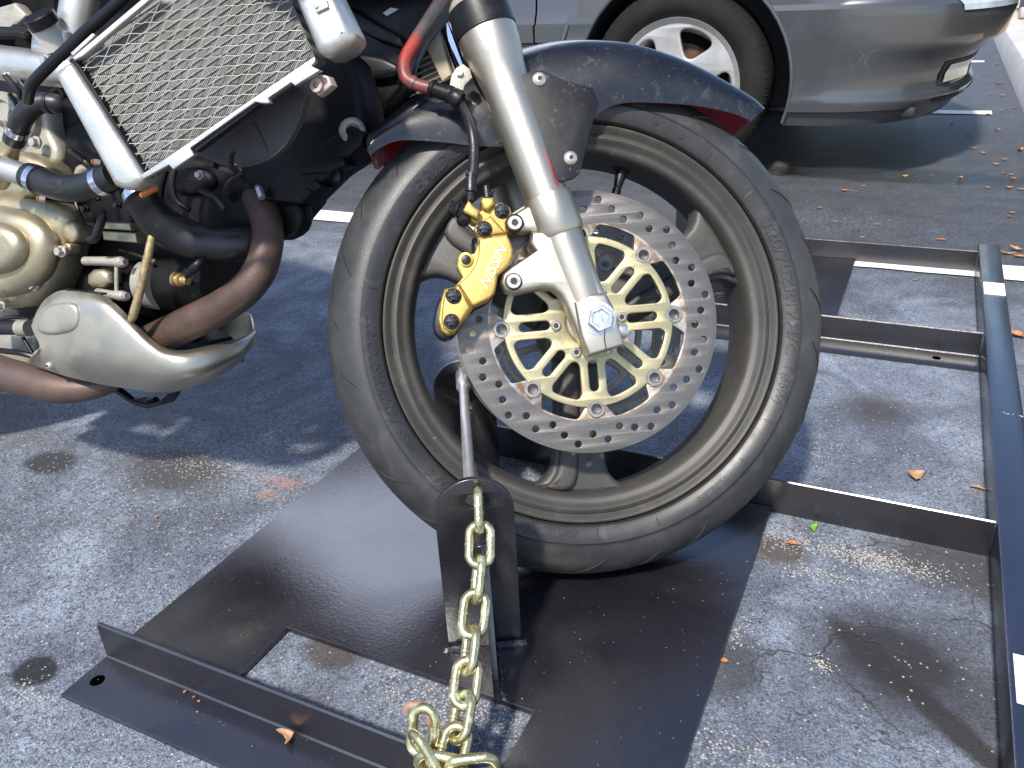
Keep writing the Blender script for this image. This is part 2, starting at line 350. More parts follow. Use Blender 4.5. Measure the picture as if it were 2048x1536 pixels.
def fin_mat():
    """radiator core: fine vertical fins between flat tubes"""
    M = bpy.data.materials.new("radiator fins"); M.use_nodes = True; t = M.node_tree; N = t.nodes; L = t.links; b = N["Principled BSDF"]
    at = N.new("ShaderNodeAttribute"); at.attribute_name = "fu"
    wv = N.new("ShaderNodeTexWave"); wv.wave_type = 'BANDS'; wv.bands_direction = 'X'; wv.wave_profile = 'TRI'; wv.inputs["Scale"].default_value = 160
    cb = N.new("ShaderNodeCombineXYZ"); L.new(at.outputs["Fac"], cb.inputs[0]); L.new(cb.outputs[0], wv.inputs["Vector"])
    tc = N.new("ShaderNodeTexCoord"); n2 = N.new("ShaderNodeTexNoise"); n2.inputs["Scale"].default_value = 22; n2.inputs["Detail"].default_value = 6; L.new(tc.outputs["Object"], n2.inputs["Vector"])
    c1 = N.new("ShaderNodeValToRGB"); e = c1.color_ramp.elements; e[0].position = .15; e[0].color = (.025, .026, .025, 1); e[1].position = .7; e[1].color = (.235, .235, .222, 1); L.new(wv.outputs["Fac"], c1.inputs[0])
    c2 = N.new("ShaderNodeValToRGB"); e = c2.color_ramp.elements; e[0].position = .35; e[0].color = (.75, .70, .62, 1); e[1].position = .65; e[1].color = (1, 1, 1, 1); L.new(n2.outputs["Fac"], c2.inputs[0])
    mx = N.new("ShaderNodeMix"); mx.data_type = 'RGBA'; mx.blend_type = 'MULTIPLY'; mx.inputs[0].default_value = 1; L.new(c1.outputs[0], mx.inputs[6]); L.new(c2.outputs[0], mx.inputs[7])
    L.new(mx.outputs[2], b.inputs["Base Color"]); b.inputs["Roughness"].default_value = .55; b.inputs["Metallic"].default_value = .25
    bp = N.new("ShaderNodeBump"); bp.inputs["Strength"].default_value = .6; bp.inputs["Distance"].default_value = .001; L.new(wv.outputs["Fac"], bp.inputs["Height"]); L.new(bp.outputs[0], b.inputs["Normal"])
    return M
FINS = fin_mat()

def asphalt():
    M = bpy.data.materials.new("worn asphalt"); M.use_nodes = True; t = M.node_tree; N = t.nodes; L = t.links; b = N["Principled BSDF"]
    tc = N.new("ShaderNodeTexCoord"); P = tc.outputs["Object"]
    def noise(s, d=6, r=.6, dist=0, vec=None):
        n = N.new("ShaderNodeTexNoise"); n.inputs["Scale"].default_value = s; n.inputs["Detail"].default_value = d; n.inputs["Roughness"].default_value = r; n.inputs["Distortion"].default_value = dist
        L.new(vec or P, n.inputs["Vector"]); return n.outputs["Fac"]
    def ramp(f, a, ca, bb, cb):
        c = N.new("ShaderNodeValToRGB"); e = c.color_ramp.elements; e[0].position = a; e[0].color = tuple(ca) + (1,); e[1].position = bb; e[1].color = tuple(cb) + (1,); L.new(f, c.inputs[0]); return c.outputs[0]
    def rng(f, a, bb, c=0, d=1):
        m = N.new("ShaderNodeMapRange"); m.inputs[1].default_value = a; m.inputs[2].default_value = bb; m.inputs[3].default_value = c; m.inputs[4].default_value = d; L.new(f, m.inputs[0]); return m.outputs[0]
    def mth(op, a, bb=None):
        m = N.new("ShaderNodeMath"); m.operation = op
        for i, q in enumerate((a, bb)):
            if q is None: continue
            if isinstance(q, (int, float)): m.inputs[i].default_value = q
            else: L.new(q, m.inputs[i])
        return m.outputs[0]
    def mix(f, a, bb, mode='MIX'):
        m = N.new("ShaderNodeMix"); m.data_type = 'RGBA'; m.blend_type = mode
        if isinstance(f, (int, float)): m.inputs[0].default_value = f
        else: L.new(f, m.inputs[0])
        for i, q in ((6, a), (7, bb)):
            if isinstance(q, tuple): m.inputs[i].default_value = q + (1,)
            else: L.new(q, m.inputs[i])
        return m.outputs[2]
    sp = N.new("ShaderNodeSeparateXYZ"); L.new(P, sp.inputs[0])
    big = noise(1.1, 5); midn = noise(9, 8, .7, .3); fine = noise(60, 6, .7); streak = noise(4.5, 9, .72, .8)
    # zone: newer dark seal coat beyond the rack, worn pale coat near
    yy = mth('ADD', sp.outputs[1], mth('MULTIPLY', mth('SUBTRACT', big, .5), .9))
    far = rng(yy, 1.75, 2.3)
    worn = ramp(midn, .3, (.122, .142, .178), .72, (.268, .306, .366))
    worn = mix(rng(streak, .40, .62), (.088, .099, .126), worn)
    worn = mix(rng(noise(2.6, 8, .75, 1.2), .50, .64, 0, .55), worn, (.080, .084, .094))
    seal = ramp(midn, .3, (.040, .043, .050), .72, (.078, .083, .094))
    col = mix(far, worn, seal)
    # grains
    vo = N.new("ShaderNodeTexVoronoi"); vo.inputs["Scale"].default_value = 560; L.new(P, vo.inputs["Vector"])
    sc = N.new("ShaderNodeSeparateColor"); L.new(vo.outputs["Color"], sc.inputs[0])
    grain = rng(sc.outputs[0], 0, 1, .50, 1.42)
    gc = N.new("ShaderNodeCombineXYZ");
    for i in range(3): L.new(grain, gc.inputs[i])
    col = mix(1.0, col, gc.outputs[0], 'MULTIPLY')
    # pits between grains
    pit = rng(vo.outputs["Distance"], .45, .7)
    # bright exposed aggregate in the lower left and scattered clusters
    vo2 = N.new("ShaderNodeTexVoronoi"); vo2.inputs["Scale"].default_value = 300; L.new(P, vo2.inputs["Vector"])
    sc2 = N.new("ShaderNodeSeparateColor"); L.new(vo2.outputs["Color"], sc2.inputs[0])
    leftz = mth('MULTIPLY', rng(sp.outputs[0], -.35, -1.0), rng(sp.outputs[1], 1.15, .75))
    clus = rng(noise(3.2, 6, .7, .5), .60, .72)
    dens = mth('ADD', mth('MULTIPLY', leftz, .07), mth('ADD', mth('MULTIPLY', clus, .30), .026))
    # stains and patches: (px,py, rx, ry, strength, colour, softness)
    wob = mth('MULTIPLY', mth('SUBTRACT', noise(7, 7, .7), .5), 1.4)
    def blob(px, py, rx, ry, s, c, soft=.8, an=0.0):
        nonlocal col
        g = G(px, py); ca, sa = math.cos(an), math.sin(an)
        dx = mth('SUBTRACT', sp.outputs[0], g.x); dy = mth('SUBTRACT', sp.outputs[1], g.y)
        ex = mth('DIVIDE', mth('ADD', mth('MULTIPLY', dx, ca), mth('MULTIPLY', dy, sa)), rx)
        ey = mth('DIVIDE', mth('SUBTRACT', mth('MULTIPLY', dy, ca), mth('MULTIPLY', dx, sa)), ry)
        d = mth('SQRT', mth('ADD', mth('MULTIPLY', ex, ex), mth('MULTIPLY', ey, ey)))
        f = rng(mth('ADD', d, wob), 1 + soft / 2, 1 - soft / 2, 0, s)
        col = mix(f, col, c); return f
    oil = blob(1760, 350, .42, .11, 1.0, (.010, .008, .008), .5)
    blob(1805, 1325, .085, .080, 1.0, (.022, .021, .024), 1.1, .3)
    blob(1740, 1310, .055, .016, .9, (.020, .016, .016), .6, -.75)
    blob(1900, 1450, .10, .014, .9, (.018, .015, .014), .7, -.75)
    blob(1900, 1130, .09, .05, .85, (.042, .040, .040), .8)
    blob(1560, 1100, .035, .03, .8, (.06, .045, .03), .6)
    blob(1470, 1330, .03, .045, .7, (.03, .03, .032), .7)
    blob(1760, 820, .05, .05, .9, (.045, .042, .042), .9)
    blob(1580, 730, .05, .05, .6, (.05, .048, .046), .9)
    blob(100, 925, .050, .036, 1.0, (.026, .026, .030), .4)
    blob(345, 945, .095, .060, .9, (.042, .038, .036), .8)
    blob(72, 1342, .026, .022, 1.0, (.012, .012, .015), .3)
    blob(30, 870, .12, .04, .35, (.08, .070, .06), .9)
    blob(568, 965, .035, .014, .45, (.30, .15, .10), 1.0)
    blob(535, 990, .02, .01, .4, (.33, .15, .09), .8)
    blob(660, 1310, .035, .02, .8, (.045, .03, .02), .6)
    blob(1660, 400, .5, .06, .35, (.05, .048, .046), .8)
    # crumbled patches where the pale aggregate is exposed
    def maskb(px, py, rx, ry, s, an=0.0):
        g = G(px, py); ca, sa = math.cos(an), math.sin(an)
        dx = mth('SUBTRACT', sp.outputs[0], g.x); dy = mth('SUBTRACT', sp.outputs[1], g.y)
        ex = mth('DIVIDE', mth('ADD', mth('MULTIPLY', dx, ca), mth('MULTIPLY', dy, sa)), rx); ey = mth('DIVIDE', mth('SUBTRACT', mth('MULTIPLY', dy, ca), mth('MULTIPLY', dx, sa)), ry)
        return rng(mth('ADD', mth('SQRT', mth('ADD', mth('MULTIPLY', ex, ex), mth('MULTIPLY', ey, ey))), wob), 1.35, .3, 0, s)
    for a_ in ((1740, 1118, .075, .022, .95, -.1), (1640, 1150, .05, .012, .7, .3), (1560, 1075, .04, .03, .5), (1480, 1262, .012, .022, .8), (1645, 1330, .012, .01, .9), (850, 1400, .07, .03, .6), (1000, 1440, .05, .02, .5), (440, 940, .16, .03, .4), (55, 1385, .03, .015, .7), (1440, 1500, .05, .03, .5), (1730, 640, .10, .03, .35), (1600, 900, .05, .05, .3), (1050, 950, .1, .04, .8), (540, 880, .1, .03, .5), (1660, 440, .2, .12, .25)):
        dens = mth('ADD', dens, maskb(*a_))
    spk = mth('LESS_THAN', sc2.outputs[1], dens)
    spk = mth('MULTIPLY', spk, mth('LESS_THAN', vo2.outputs["Distance"], .42))
    agg = ramp(sc2.outputs[2], 0, (.30, .27, .21), 1, (.44, .42, .39))
    col = mix(mth('MULTIPLY', spk, .85), col, agg)
    dk = mth('LESS_THAN', sc2.outputs[0], mth('ADD', mth('MULTIPLY', leftz, .16), .05))
    col = mix(mth('MULTIPLY', dk, .6), col, (.03, .032, .038))
    # cracks
    wp = N.new("ShaderNodeVectorMath"); wp.operation = 'ADD'; L.new(P, wp.inputs[0])
    nz = N.new("ShaderNodeTexNoise"); nz.inputs["Scale"].default_value = 14; nz.inputs["Detail"].default_value = 7; L.new(P, nz.inputs["Vector"])
    vs_ = N.new("ShaderNodeVectorMath"); vs_.operation = 'SCALE'; vs_.inputs[3].default_value = .10; L.new(nz.outputs["Color"], vs_.inputs[0]); L.new(vs_.outputs[0], wp.inputs[1])
    vc = N.new("ShaderNodeTexVoronoi"); vc.feature = 'DISTANCE_TO_EDGE'; vc.inputs["Scale"].default_value = 6.0; L.new(wp.outputs[0], vc.inputs["Vector"])
    crk = mth('MULTIPLY', rng(vc.outputs["Distance"], .012, .004), mth('MULTIPLY', rng(sp.outputs[0], -.2, 0), rng(sp.outputs[1], 1.2, .9)))
    crk = mth('MULTIPLY', crk, rng(noise(5, 3), .46, .56))
    col = mix(mth('MULTIPLY', crk, .8), col, (.03, .024, .02))
    L.new(col, b.inputs["Base Color"])
    L.new(mix(oil, mix(far, (.78,) * 3, (.55,) * 3), (.35,) * 3), b.inputs["Roughness"])
    b.inputs["Specular IOR Level"].default_value = .45
    hgt = mth('ADD', mth('MULTIPLY', sc.outputs[0], .35), mth('ADD', mth('MULTIPLY', fine, 1.2), mth('ADD', mth('MULTIPLY', spk, .4), mth('MULTIPLY', crk, -2.0))))
    hgt = mth('SUBTRACT', hgt, mth('MULTIPLY', pit, .35))
    bp = N.new("ShaderNodeBump"); bp.inputs["Strength"].default_value = .75; bp.inputs["Distance"].default_value = .0015; L.new(hgt, bp.inputs["Height"]); L.new(bp.outputs[0], b.inputs["Normal"])
    return M
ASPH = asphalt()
def linepaint():
    return mat("worn white line paint", (.74, .73, .70), .6, 0, var=.06, vs=20, bump=.25, bs=300, dirt=[((.10, .105, .115), 55, .60, .66, .8), ((.45, .44, .42), 7, .5, .8, .7)])
LINE = linepaint()
KERB = mat("pale concrete kerb", (.42, .40, .37), .8, 0, var=.2, vs=8, bump=.3, bs=120, dirt=[((.20, .19, .17), 5, .55, .8)])  # even pale concrete colour with random darker mottling
PAVE = mat("tan paving", (.45, .36, .24), .85, 0, var=.25, vs=10, bump=.3, bs=60, dirt=[((.2, .15, .1), 14, .55, .7)])

# ================================================================== THE SETTING
me = mesh([(-60, -40, 0), (60, -40, 0), (60, 160, 0), (-60, 160, 0)], [(0, 1, 2, 3)])
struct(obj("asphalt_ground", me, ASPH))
def line(x0, x1, y0, y1, z=.004):
    n = 60; vs = []; r2 = random.Random(int(y0 * 100))
    for i in range(n + 1):
        x = x0 + (x1 - x0) * i / n
        vs += [(x, y0 + r2.uniform(-.0035, .0035), z), (x, y1 + r2.uniform(-.0035, .0035), z)]
    fs = [(2 * i, 2 * i + 2, 2 * i + 3, 2 * i + 1) for i in range(n)]
    return struct(obj("parking_line", mesh(vs, fs), LINE))
line(-4.8, .375, 2.095, 2.20); line(-4.8, .25, 4.53, 4.64); line(-4.8, .27, 6.85, 6.96); line(-4.8, .26, -.30, -.19)
# kerb: rounded nose, running away along y
def kerb(x0, y0, y1):
    prof = [(x0, 0), (x0 + .01, .09), (x0 + .03, .132), (x0 + .06, .148), (x0 + .17, .15)]
    vs = []; ys = [y0 + (y1 - y0) * i / 12 for i in range(13)]
    for y in ys: vs += [(x, y, z) for x, z in prof]
    k = len(prof); fs = [(i * k + j, (i + 1) * k + j, (i + 1) * k + j + 1, i * k + j + 1) for i in range(12) for j in range(k - 1)]
    bm = bmesh.new(); bm.from_mesh(mesh(vs, fs)); return bm2me(bm)
struct(obj("kerb", kerb(.382, -1.5, 60), KERB))
struct(obj("pavement", mesh([(.552, -1.5, .146), (30, -1.5, .146), (30, 60, .146), (.552, 60, .146)], [(0, 1, 2, 3)]), PAVE))

# ================================================================== FLOOR RACK
def upright_frame(o): return Fr(o, (.51, -.86, 0))
rack = thing("motorcycle_rack", "dark steel motorcycle floor rack of welded plates, angle bars and a blue-black tube", "floor rack", (-.3, 1.2, 0))
PT = .009
def rplate(x0, x1, y0, y1, nx0, nx1, d):
    ol = [(x0, y0), (nx0, y0), (nx0, y0 + d), (nx1, y0 + d), (nx1, y0), (x1, y0), (x1, y1), (nx1, y1), (nx1, y1 - d), (nx0, y1 - d), (nx0, y1), (x0, y1)]
    return plate(I4, ol, 0.0015, PT, .0012)
for dy, lb in ((0, "near base plate carrying the wheel"), (1.19, "far base plate lying on the white line")):
    obj("base_plate", rplate(-.745, -.116, .4335 + dy, .987 + dy if dy == 0 else 2.130, -.584, -.2705, .108), RACK, rack, lb)
def angle(x0, x1, y, out, holes=()):
    """vertical leg at y, foot reaching out*.066 from it"""
    t = .0050; a = .052
    prof = [(0, 0), (out * .066, 0), (out * .066, t * .8), (out * .064, t), (out * (t + .0022), t + .0004), (out * (t + .0004), t + .0022), (out * t, a - .002), (out * (t - .002), a), (0.0015 * out, a), (0, a - .0015)]
    vs = []; r = .016
    for x in (x0, x1): vs += [(x, y + p, z) for p, z in prof]
    k = len(prof); fs = [(j, (j + 1) % k, k + (j + 1) % k, k + j) for j in range(k)] + [tuple(range(k))[::-1], tuple(range(k, 2 * k))]
    bm = bmesh.new(); bm.from_mesh(mesh(vs, fs))
    me = bm2me(bm)
    # round the free upper corner
    for v in me.vertices:
        if abs(v.co.x - x0) < 1e-6 and v.co.z > a - .003: pass
    ms = [(me, 0)]
    for hx in holes:
        ms.append((lathe((hx, y + out * .036, t - .003), (0, 0, 1), [(0, .0078), (.0033, .0078), (.0035, .0072)], 24), 1))
        ms.append((lathe((hx, y + out * .036, t + .0002), (0, 0, 1), [(0, .0066), (.0005, .0064)], 20), 1))
    return joinme(ms)
obj("angle_bar", angle(-.748, .1438, .4325, -1, (-.727,)), [RACK, HOLE], rack, "near angle bar with bolt hole at its end")
obj("angle_bar", angle(-.745, .1438, .9885, 1), [RACK, HOLE], rack)
obj("angle_bar", angle(-.745, .1438, 1.6200, -1, (.075, -.27,)), [RACK, HOLE], rack)
obj("angle_bar", angle(-.745, .1438, 2.1330, 1), [RACK, HOLE], rack)
# main tube in two lengths with a seam
obj("tube", box(I4, (.1455, .05, .0008), (.1910, 2.205, .0505), .0035), RACKTUBE, rack, "blue-black square tube")
rs = random.Random(9)
obj("seam", tube([(.147 + i * .0044, 1.300 + rs.uniform(-.0015, .0015) - i * .0006, .0504, .0006 + rs.random() * .0006) for i in range(11)], 6, 3), WELD, rack, "thin welded seam across the tube")
def sticker(x0, x1, y0, y1, txt=None):
    ms = [(box(I4, (x0, y0, .0506), (x1, y1, .0510), 0), 0)]
    if txt: ms.append((text(txt, .012, .0001, Matrix.Translation((x0 + .034, y1 - .024, .05125)) @ Matrix.Rotation(R(-90), 4, 'Z')), 1))
    obj("sticker", joinme(ms), [STICK, INK], rack)
sticker(.1500, .1885, 1.838, 1.915); sticker(.1515, .1895, .690, .757, "8")
def weldbead(a, b, r):
    a, b = V(a), V(b); n = max(6, int((b - a).length / .0035)); rr = random.Random(3)
    return tube([tuple(a.lerp(b, i / n) + V((rr.uniform(-.0008, .0008), rr.uniform(-.0008, .0008), 0))) + (r * (.75 + .5 * rr.random()),) for i in range(n + 1)], 8, 3)
def upright(o, lbl=None, fin=None):
    U = upright_frame(o); hw = .0405; H = .226; rad = .0405
    ol = [(-hw * 1.0, PT), (hw, PT), (hw, H - rad)] + [(rad * math.cos(t), H - rad + rad * math.sin(t)) for t in [math.pi * i / 24 for i in range(1, 24)]] + [(-hw, H - rad)]
    me = plate(U.M(), ol, -.006, 0, .0008, [circ(0, .200, .0085), circ(0, .152, .0085)])
    sgn = 1 if fin == 'near' else -1
    # triangular gusset
    ux, uz = .006, 0
    tri = [(0.0, PT), (.082, PT), (.080, PT + .006), (.006, .150), (0.0, .150)]
    Mg = Matrix.Translation(U.o) @ Matrix(((U.n.x * sgn, U.v.x, U.h.x), (U.n.y * sgn, U.v.y, U.h.y), (U.n.z * sgn, U.v.z, U.h.z))).to_4x4()
    g = plate(Mg, [(p[0] + (0.0005 if sgn > 0 else .0065), p[1]) for p in tri], .004, .0105, .0006)
    ms = [(me, 0), (g, 0)]
    for s_ in (1, -1):
        a = U.P(s_ * hw * 1.12, PT + .001, .003); b = U.P(s_ * hw * .2, PT + .001, .003); ms.append((weldbead(a, b, .0042), 1))
    a = U.P(.007, PT + .001, sgn * .012); b = U.P(.007, PT + .001, sgn * .078); ms.append((weldbead(a + U.h * .006, b + U.h * .006, .003), 1)); 
    obj("upright", joinme(ms), [RACK, WELD], rack, lbl); return U
FO = V((-.357, .604, 0)); un = V((.51, -.86, 0)).normalized()
U1 = upright(FO, "near upright plate with the chain through its hole", 'near')
U2 = upright(FO - un * .29, None, 'far')
for d in (0, .29): upright(FO - un * d + V((0, 1.19, 0)), None, 'near' if d == 0 else 'far')

# locking rod through the wheel
rod = thing("locking_rod", "bright zinc steel rod through the front wheel between two uprights", "steel rod", tuple(FO - un * .14))
pa, pb = U1.P(-.003, .203, -.010), U2.P(.0, .206, -.004)
dd = (pb - pa).normalized()
obj("rod_body", tube([tuple(pa) + (.0062,), tuple(pa.lerp(pb, .5)) + (.0062,), tuple(pb) + (.0062,)], 20, 2), ZINC, rod)
obj("rod_head", lathe(pb - dd * .046, dd, [(0, .0068), (.004, .0095), (.040, .0100), (.044, .0085)], 24), ZINC, rod)

# chain
def link_mesh(p, axis, side, L=.0200, Wd=.0103, r=.0045):
    """stadium link: long axis 'axis', width direction 'side'"""
    a = V(axis).normalized(); s = V(side); s = (s - a * s.dot(a)).normalized(); q = []
    hl = L - Wd; n = 10
    for i in range(n + 1):
        t = -math.pi / 2 + math.pi * i / n; q.append(p + a * (hl / 1 + Wd * math.cos(t) * 1.0) + s * (Wd * math.sin(t)))
    for i in range(n + 1):
        t = math.pi / 2 + math.pi * i / n; q.append(p + a * (-hl + Wd * math.cos(t)) + s * (Wd * math.sin(t)))
    me = tube([tuple(v) + (r,) for v in q], 14, 2, closed=True)
    wb = lathe(p - s * Wd - a * .0022, a, [(0, r * 1.0), (.0008, r * 1.12), (.0036, r * 1.12), (.0044, r)], 14)
    return joinme([me, wb])
hole = U1.P(0, .200, 0); endp = G(905, 1500, .060)
td0, td1 = (hole - CAM).length, (endp - CAM).length
chain = thing("chain", "yellow zinc steel chain hanging from the near upright over the near angle bar", "chain", (endp.x, endp.y, 0))
right = ROT @ V((1, 0, 0)); toc = ROT @ V((0, 0, 1))
def at(x, y, off=0.0):
    f = min(1.25, max(-.1, (y - 1000) / 500.0)); return CAM + ray(x, y) * (td0 + (td1 - td0) * f - .016 + off)
LK = [(958, 1022, 93, 'e', 0), (960, 1089, 92, 'f', 0), (956, 1158, 94, 'e', 14), (948, 1228, 94, 'f', 2), (940, 1300, 96, 'e', 24), (932, 1366, 96, 'f', 8), (923, 1434, 96, 'e', 38), (907, 1500, 98, 'f', 4)]
lks = []
for i, (x, y, ln, k, roll) in enumerate(LK):
    p = at(x, y); nx = LK[min(i + 1, len(LK) - 1)]; pv = LK[max(i - 1, 0)]
    ax = at(nx[0], nx[1]) - at(pv[0], pv[1]); ax.normalize()
    sd_ = right.copy() if k == 'f' else toc.copy()
    if roll: sd_ = Matrix.Rotation(R(-roll if k == 'e' else roll), 3, ax) @ sd_
    lks.append(obj("link", link_mesh(p, ax, sd_), CHAIN, chain))
def lk(x, y, ax2, side, off=0, **k):
    p = at(x, y, off); a = right * ax2[0] + (ROT @ V((0, 1, 0))) * ax2[1] + toc * (ax2[2] if len(ax2) > 2 else 0)
    s_ = right * side[0] + (ROT @ V((0, 1, 0))) * side[1] + toc * side[2]
    return obj("link", link_mesh(p, a, s_, **k), CHAIN, chain)
lk(846, 1462, (.12, 1, 0), (1, -.1, .25), off=-.002)
lk(852, 1508, (.65, -1, .1), (.45, .3, 1), off=-.004)
lk(882, 1530, (1, -.15, .1), (.2, 1, .5), off=-.001)
lk(945, 1533, (1, .12, 0), (.1, 1, .55), off=-.012)
lk(905, 1548, (1, .0, 0), (.1, .5, 1), off=-.004)
# torch-cut remains on the end link
pe = at(838, 1416, -.004); rt, upv = right, ROT @ V((0, 1, 0))
cutp = [pe + rt * u * .001 + upv * v * .001 + toc * z * .001 for u, v, z in ((-11, -5, 0), (-9, 2, 2), (-2, 4, 4), (5, 2, 5), (9, -4, 5), (11, -14, 4), (13, -22, 2))]
obj("cut_end", tube([tuple(v) + (r,) for v, r in zip(cutp, (.0036, .0046, .0042, .0040, .0034, .0030, .0022))], 12, 5), SEAR, chain, "torch-cut stub on the end link")

# ================================================================== MOTORCYCLE
moto = thing("motorcycle", "leaning motorcycle with gold brake caliper, silver fork and scuffed dark fender, wheel in the rack", "motorcycle", (-.75, .98, 0))
def part(name, me, m, parent=None, label=None, ang=32): return obj(name, me, m, parent or moto, label, ang)
NW = V((.4773, -.7658, .4309)).normalized()
WC = V((-.35, .874, .2864))
W = Fr(WC, NW)
def addrad(me):
    at_ = me.attributes.new("rad", 'FLOAT', 'POINT')
    for v in me.vertices:
        q = v.co - WC; d = q - NW * q.dot(NW); at_.data[v.index].value = d.length
    return me
def wl(prof, seg=128, caps=True): return lathe(WC, NW, prof, seg, ref=W.h, caps=caps)
# --- rim
def rim_prof():
    f = [(.030, .1995), (.036, .2015), (.040, .2050), (.0405, .2075), (.0425, .2115), (.0455, .2135), (.0475, .2165), (.0465, .2200), (.0440, .2225), (.0455, .2245), (.0490, .2270), (.0505, .2295), (.0495, .2315), (.046, .2322), (.043, .2310)]
    a = [(.0, .1975), (.018, .1980)] + f + [(.042, .2260), (.02, .205)]
    b = [(-d, r) for d, r in a][::-1]
    return b, a
b_, a_ = rim_prof()
loop = b_[:-1] + a_   # from outer back around the inner barrel to outer front
rim = wl([(d, r) for d, r in loop], 144, False)
spk = []
for ad in (24.5, 144.5, 264.5):
    a = R(ad); M0 = W.M() @ Matrix.Rotation(a, 4, 'Z')
    ol = [(.03, -.032), (.09, -.030), (.145, -.030), (.172, -.033), (.187, -.044), (.1945, -.062), (.199, -.080), (.2015, 0), (.199, .080), (.1945, .062), (.187, .044), (.172, .033), (.145, .030), (.09, .030), (.03, .032)]
    spk.append((plate(M0, ol, -.014, .022, .007, sm=1, bres=3), 0))
    rib = [(.035, -.026), (.10, -.025), (.16, -.025), (.182, -.031), (.195, -.045), (.198, -.014), (.186, -.004), (.16, -.002), (.09, -.002), (.035, -.002)]
    spk.append((plate(M0, rib, .014, .031, .007, sm=1, bres=3), 0))
spk.append((wl([(-.05, .03), (-.05, .046), (-.02, .052), (.02, .052), (.05, .046), (.05, .03)], 64), 0))
# cast lettering on the spokes
def spoke_text(s, ad, r0, off, size=.010, flip=0):
    M0 = W.M(0, 0, .0222) @ Matrix.Rotation(R(ad), 4, 'Z') @ Matrix.Translation((r0, off, 0)) @ Matrix.Rotation(R(flip), 4, 'Z')
    spk.append((text(s, size, .0005, M0), 0))
spoke_text("50 DOT", 144.5, .132, .006, .010, 0); spoke_text("APPLICABLE", 264.5, .125, .008, .0085, 0); spoke_text("JAPAN", 24.5, .155, .006, .010, 0)
wheel = part("front_wheel", joinme([(rim, 0)] + spk), WHEEL, None, None, 40)
# --- tyre
tp = [(.0455, .2335), (.0500, .2330), (.0535, .2350), (.0555, .2380), (.0575, .2440), (.0590, .2500), (.0592, .2538), (.0578, .2562), (.0572, .2600), (.0555, .2660), (.0515, .2740), (.0455, .2815), (.037, .2885), (.027, .2940), (.015, .2982), (0, .3000)]
full = [(d, r) for d, r in tp] + [(-d, r) for d, r in tp[:-1]][::-1]
ty = wl(full, 160, False)
for p in ty.polygons:
    q = p.center - WC; d = (q - NW * q.dot(NW)).length; p.material_index = 1 if d < .2565 else 0
def sidew(r):
    P_ = [(r_, d_) for d_, r_ in tp[:8]]
    for (r0, d0), (r1, d1) in zip(P_, P_[1:]):
        if r0 <= r <= r1 or (r < r0): return d0 + (d1 - d0) * max(0, (r - r0)) / max(1e-6, r1 - r0)
    return P_[-1][1]
def arc_text(s, a0, size=.0115, r0=.2385, shear=.25, spread=1.0, bold=.0002, ccw=False):
    def bd(c):
        r = r0 + c.y if not ccw else r0 + .011 - c.y; a = R(a0) + (-c.x if not ccw else c.x) * spread / .243
        return W.P(r * math.cos(a), r * math.sin(a), sidew(r) + .0002 + c.z + .0004)
    return (text(s, size, .0007, None, bend=bd, font_shear=shear, bold=bold), 1)
letters = [arc_text("120/70ZR17M/C", 24.5, .0165, .2395, .0, 1.45), arc_text("(58W)", -18.5, .011, .2400, 0, 1.3), arc_text("BRIDGESTONE", 138, .0185, .2385, .35, 1.35, .0006),
           arc_text("BATTLAX", 263, .016, .2395, .4, 1.35), arc_text("BT-016", 233, .0165, .2395, .3, 1.3), arc_text("PRO", 211, .010, .241, 0, 1.4), arc_text("HYPERSPORT", 203, .015, .2395, .35, 1.35),
           arc_text("TUBELESS", -52, .008, .241, 0, 1.3)]
ticks = []
for ad in (0.5 + 180, 166, 48, 71.5, -17.2, -33, -46, 256, 268, -75, 33):
    a = R(ad); M0 = W.M() @ Matrix.Rotation(a, 4, 'Z'); pts = [M0 @ V((r, 0, sidew(r) + .0003)) for r in (.2395, .2445, .2495)]
    ticks.append((tube([tuple(p) + (.0004,) for p in pts], 5, 0), 1))
for rr_, ad in ((.248, 65.5), (.246, 57.5)):
    a = R(ad); ticks.append((lathe(W.P(rr_ * math.cos(a), rr_ * math.sin(a), sidew(rr_)), NW, [(0, .0044), (.0007, .0044), (.0007, .0035), (.0002, .0033), (.0002, .0012), (.0009, .001)], 16), 1))
# tread grooves (dusty S-shaped sipes)
def tread(r_):
    P_ = tp[7:]
    for (d0, q0), (d1, q1) in zip(P_, P_[1:]):
        if d1 <= r_ <= d0: return q0 + (q1 - q0) * (d0 - r_) / max(1e-6, d0 - d1)
    return .3
for k in range(27):
    a0 = R(k * 13.333 + 5); big_ = k % 2 == 0
    for sgn in (1, -1):
        vs, fs = [], []; n = 12; L0, L1 = (.053, .026) if big_ else (.046, .018)
        for i in range(n + 1):
            t = i / n; d = L0 + (L1 - L0) * t; r_ = tread(d); a = a0 + R(1.2 + 7.5 * t ** .8) * sgn * (-1) + (R(6.6) if sgn < 0 else 0)
            wd = (.0019 if big_ else .0012) * math.sin(math.pi * min(1, .12 + t * .95)) + .0002
            for s_ in (-1, 1):
                aa = a + s_ * wd / .29; vs.append(W.P((r_ + .0004) * math.cos(aa), (r_ + .0004) * math.sin(aa), sgn * (d + s_ * wd * .9 + .0003)))
        fs = [(2 * i, 2 * i + 1, 2 * i + 3, 2 * i + 2) for i in range(n)]
        ticks.append((mesh(vs, fs), 2))
def join_keep(first, rest):
    bm = bmesh.new(); bm.from_mesh(first)
    for me, k in rest:
        bm.faces.ensure_lookup_table(); n0 = len(bm.faces); bm.from_mesh(me); bm.faces.ensure_lookup_table()
        for f in bm.faces[n0:]: f.material_index = k
        bpy.data.meshes.remove(me)
    me = bpy.data.meshes.new("m"); bm.to_mesh(me); bm.free(); return me
part("tyre", join_keep(ty, letters + ticks), [TYRE, TYRESIDE, GROOVE], wheel, None, 25)
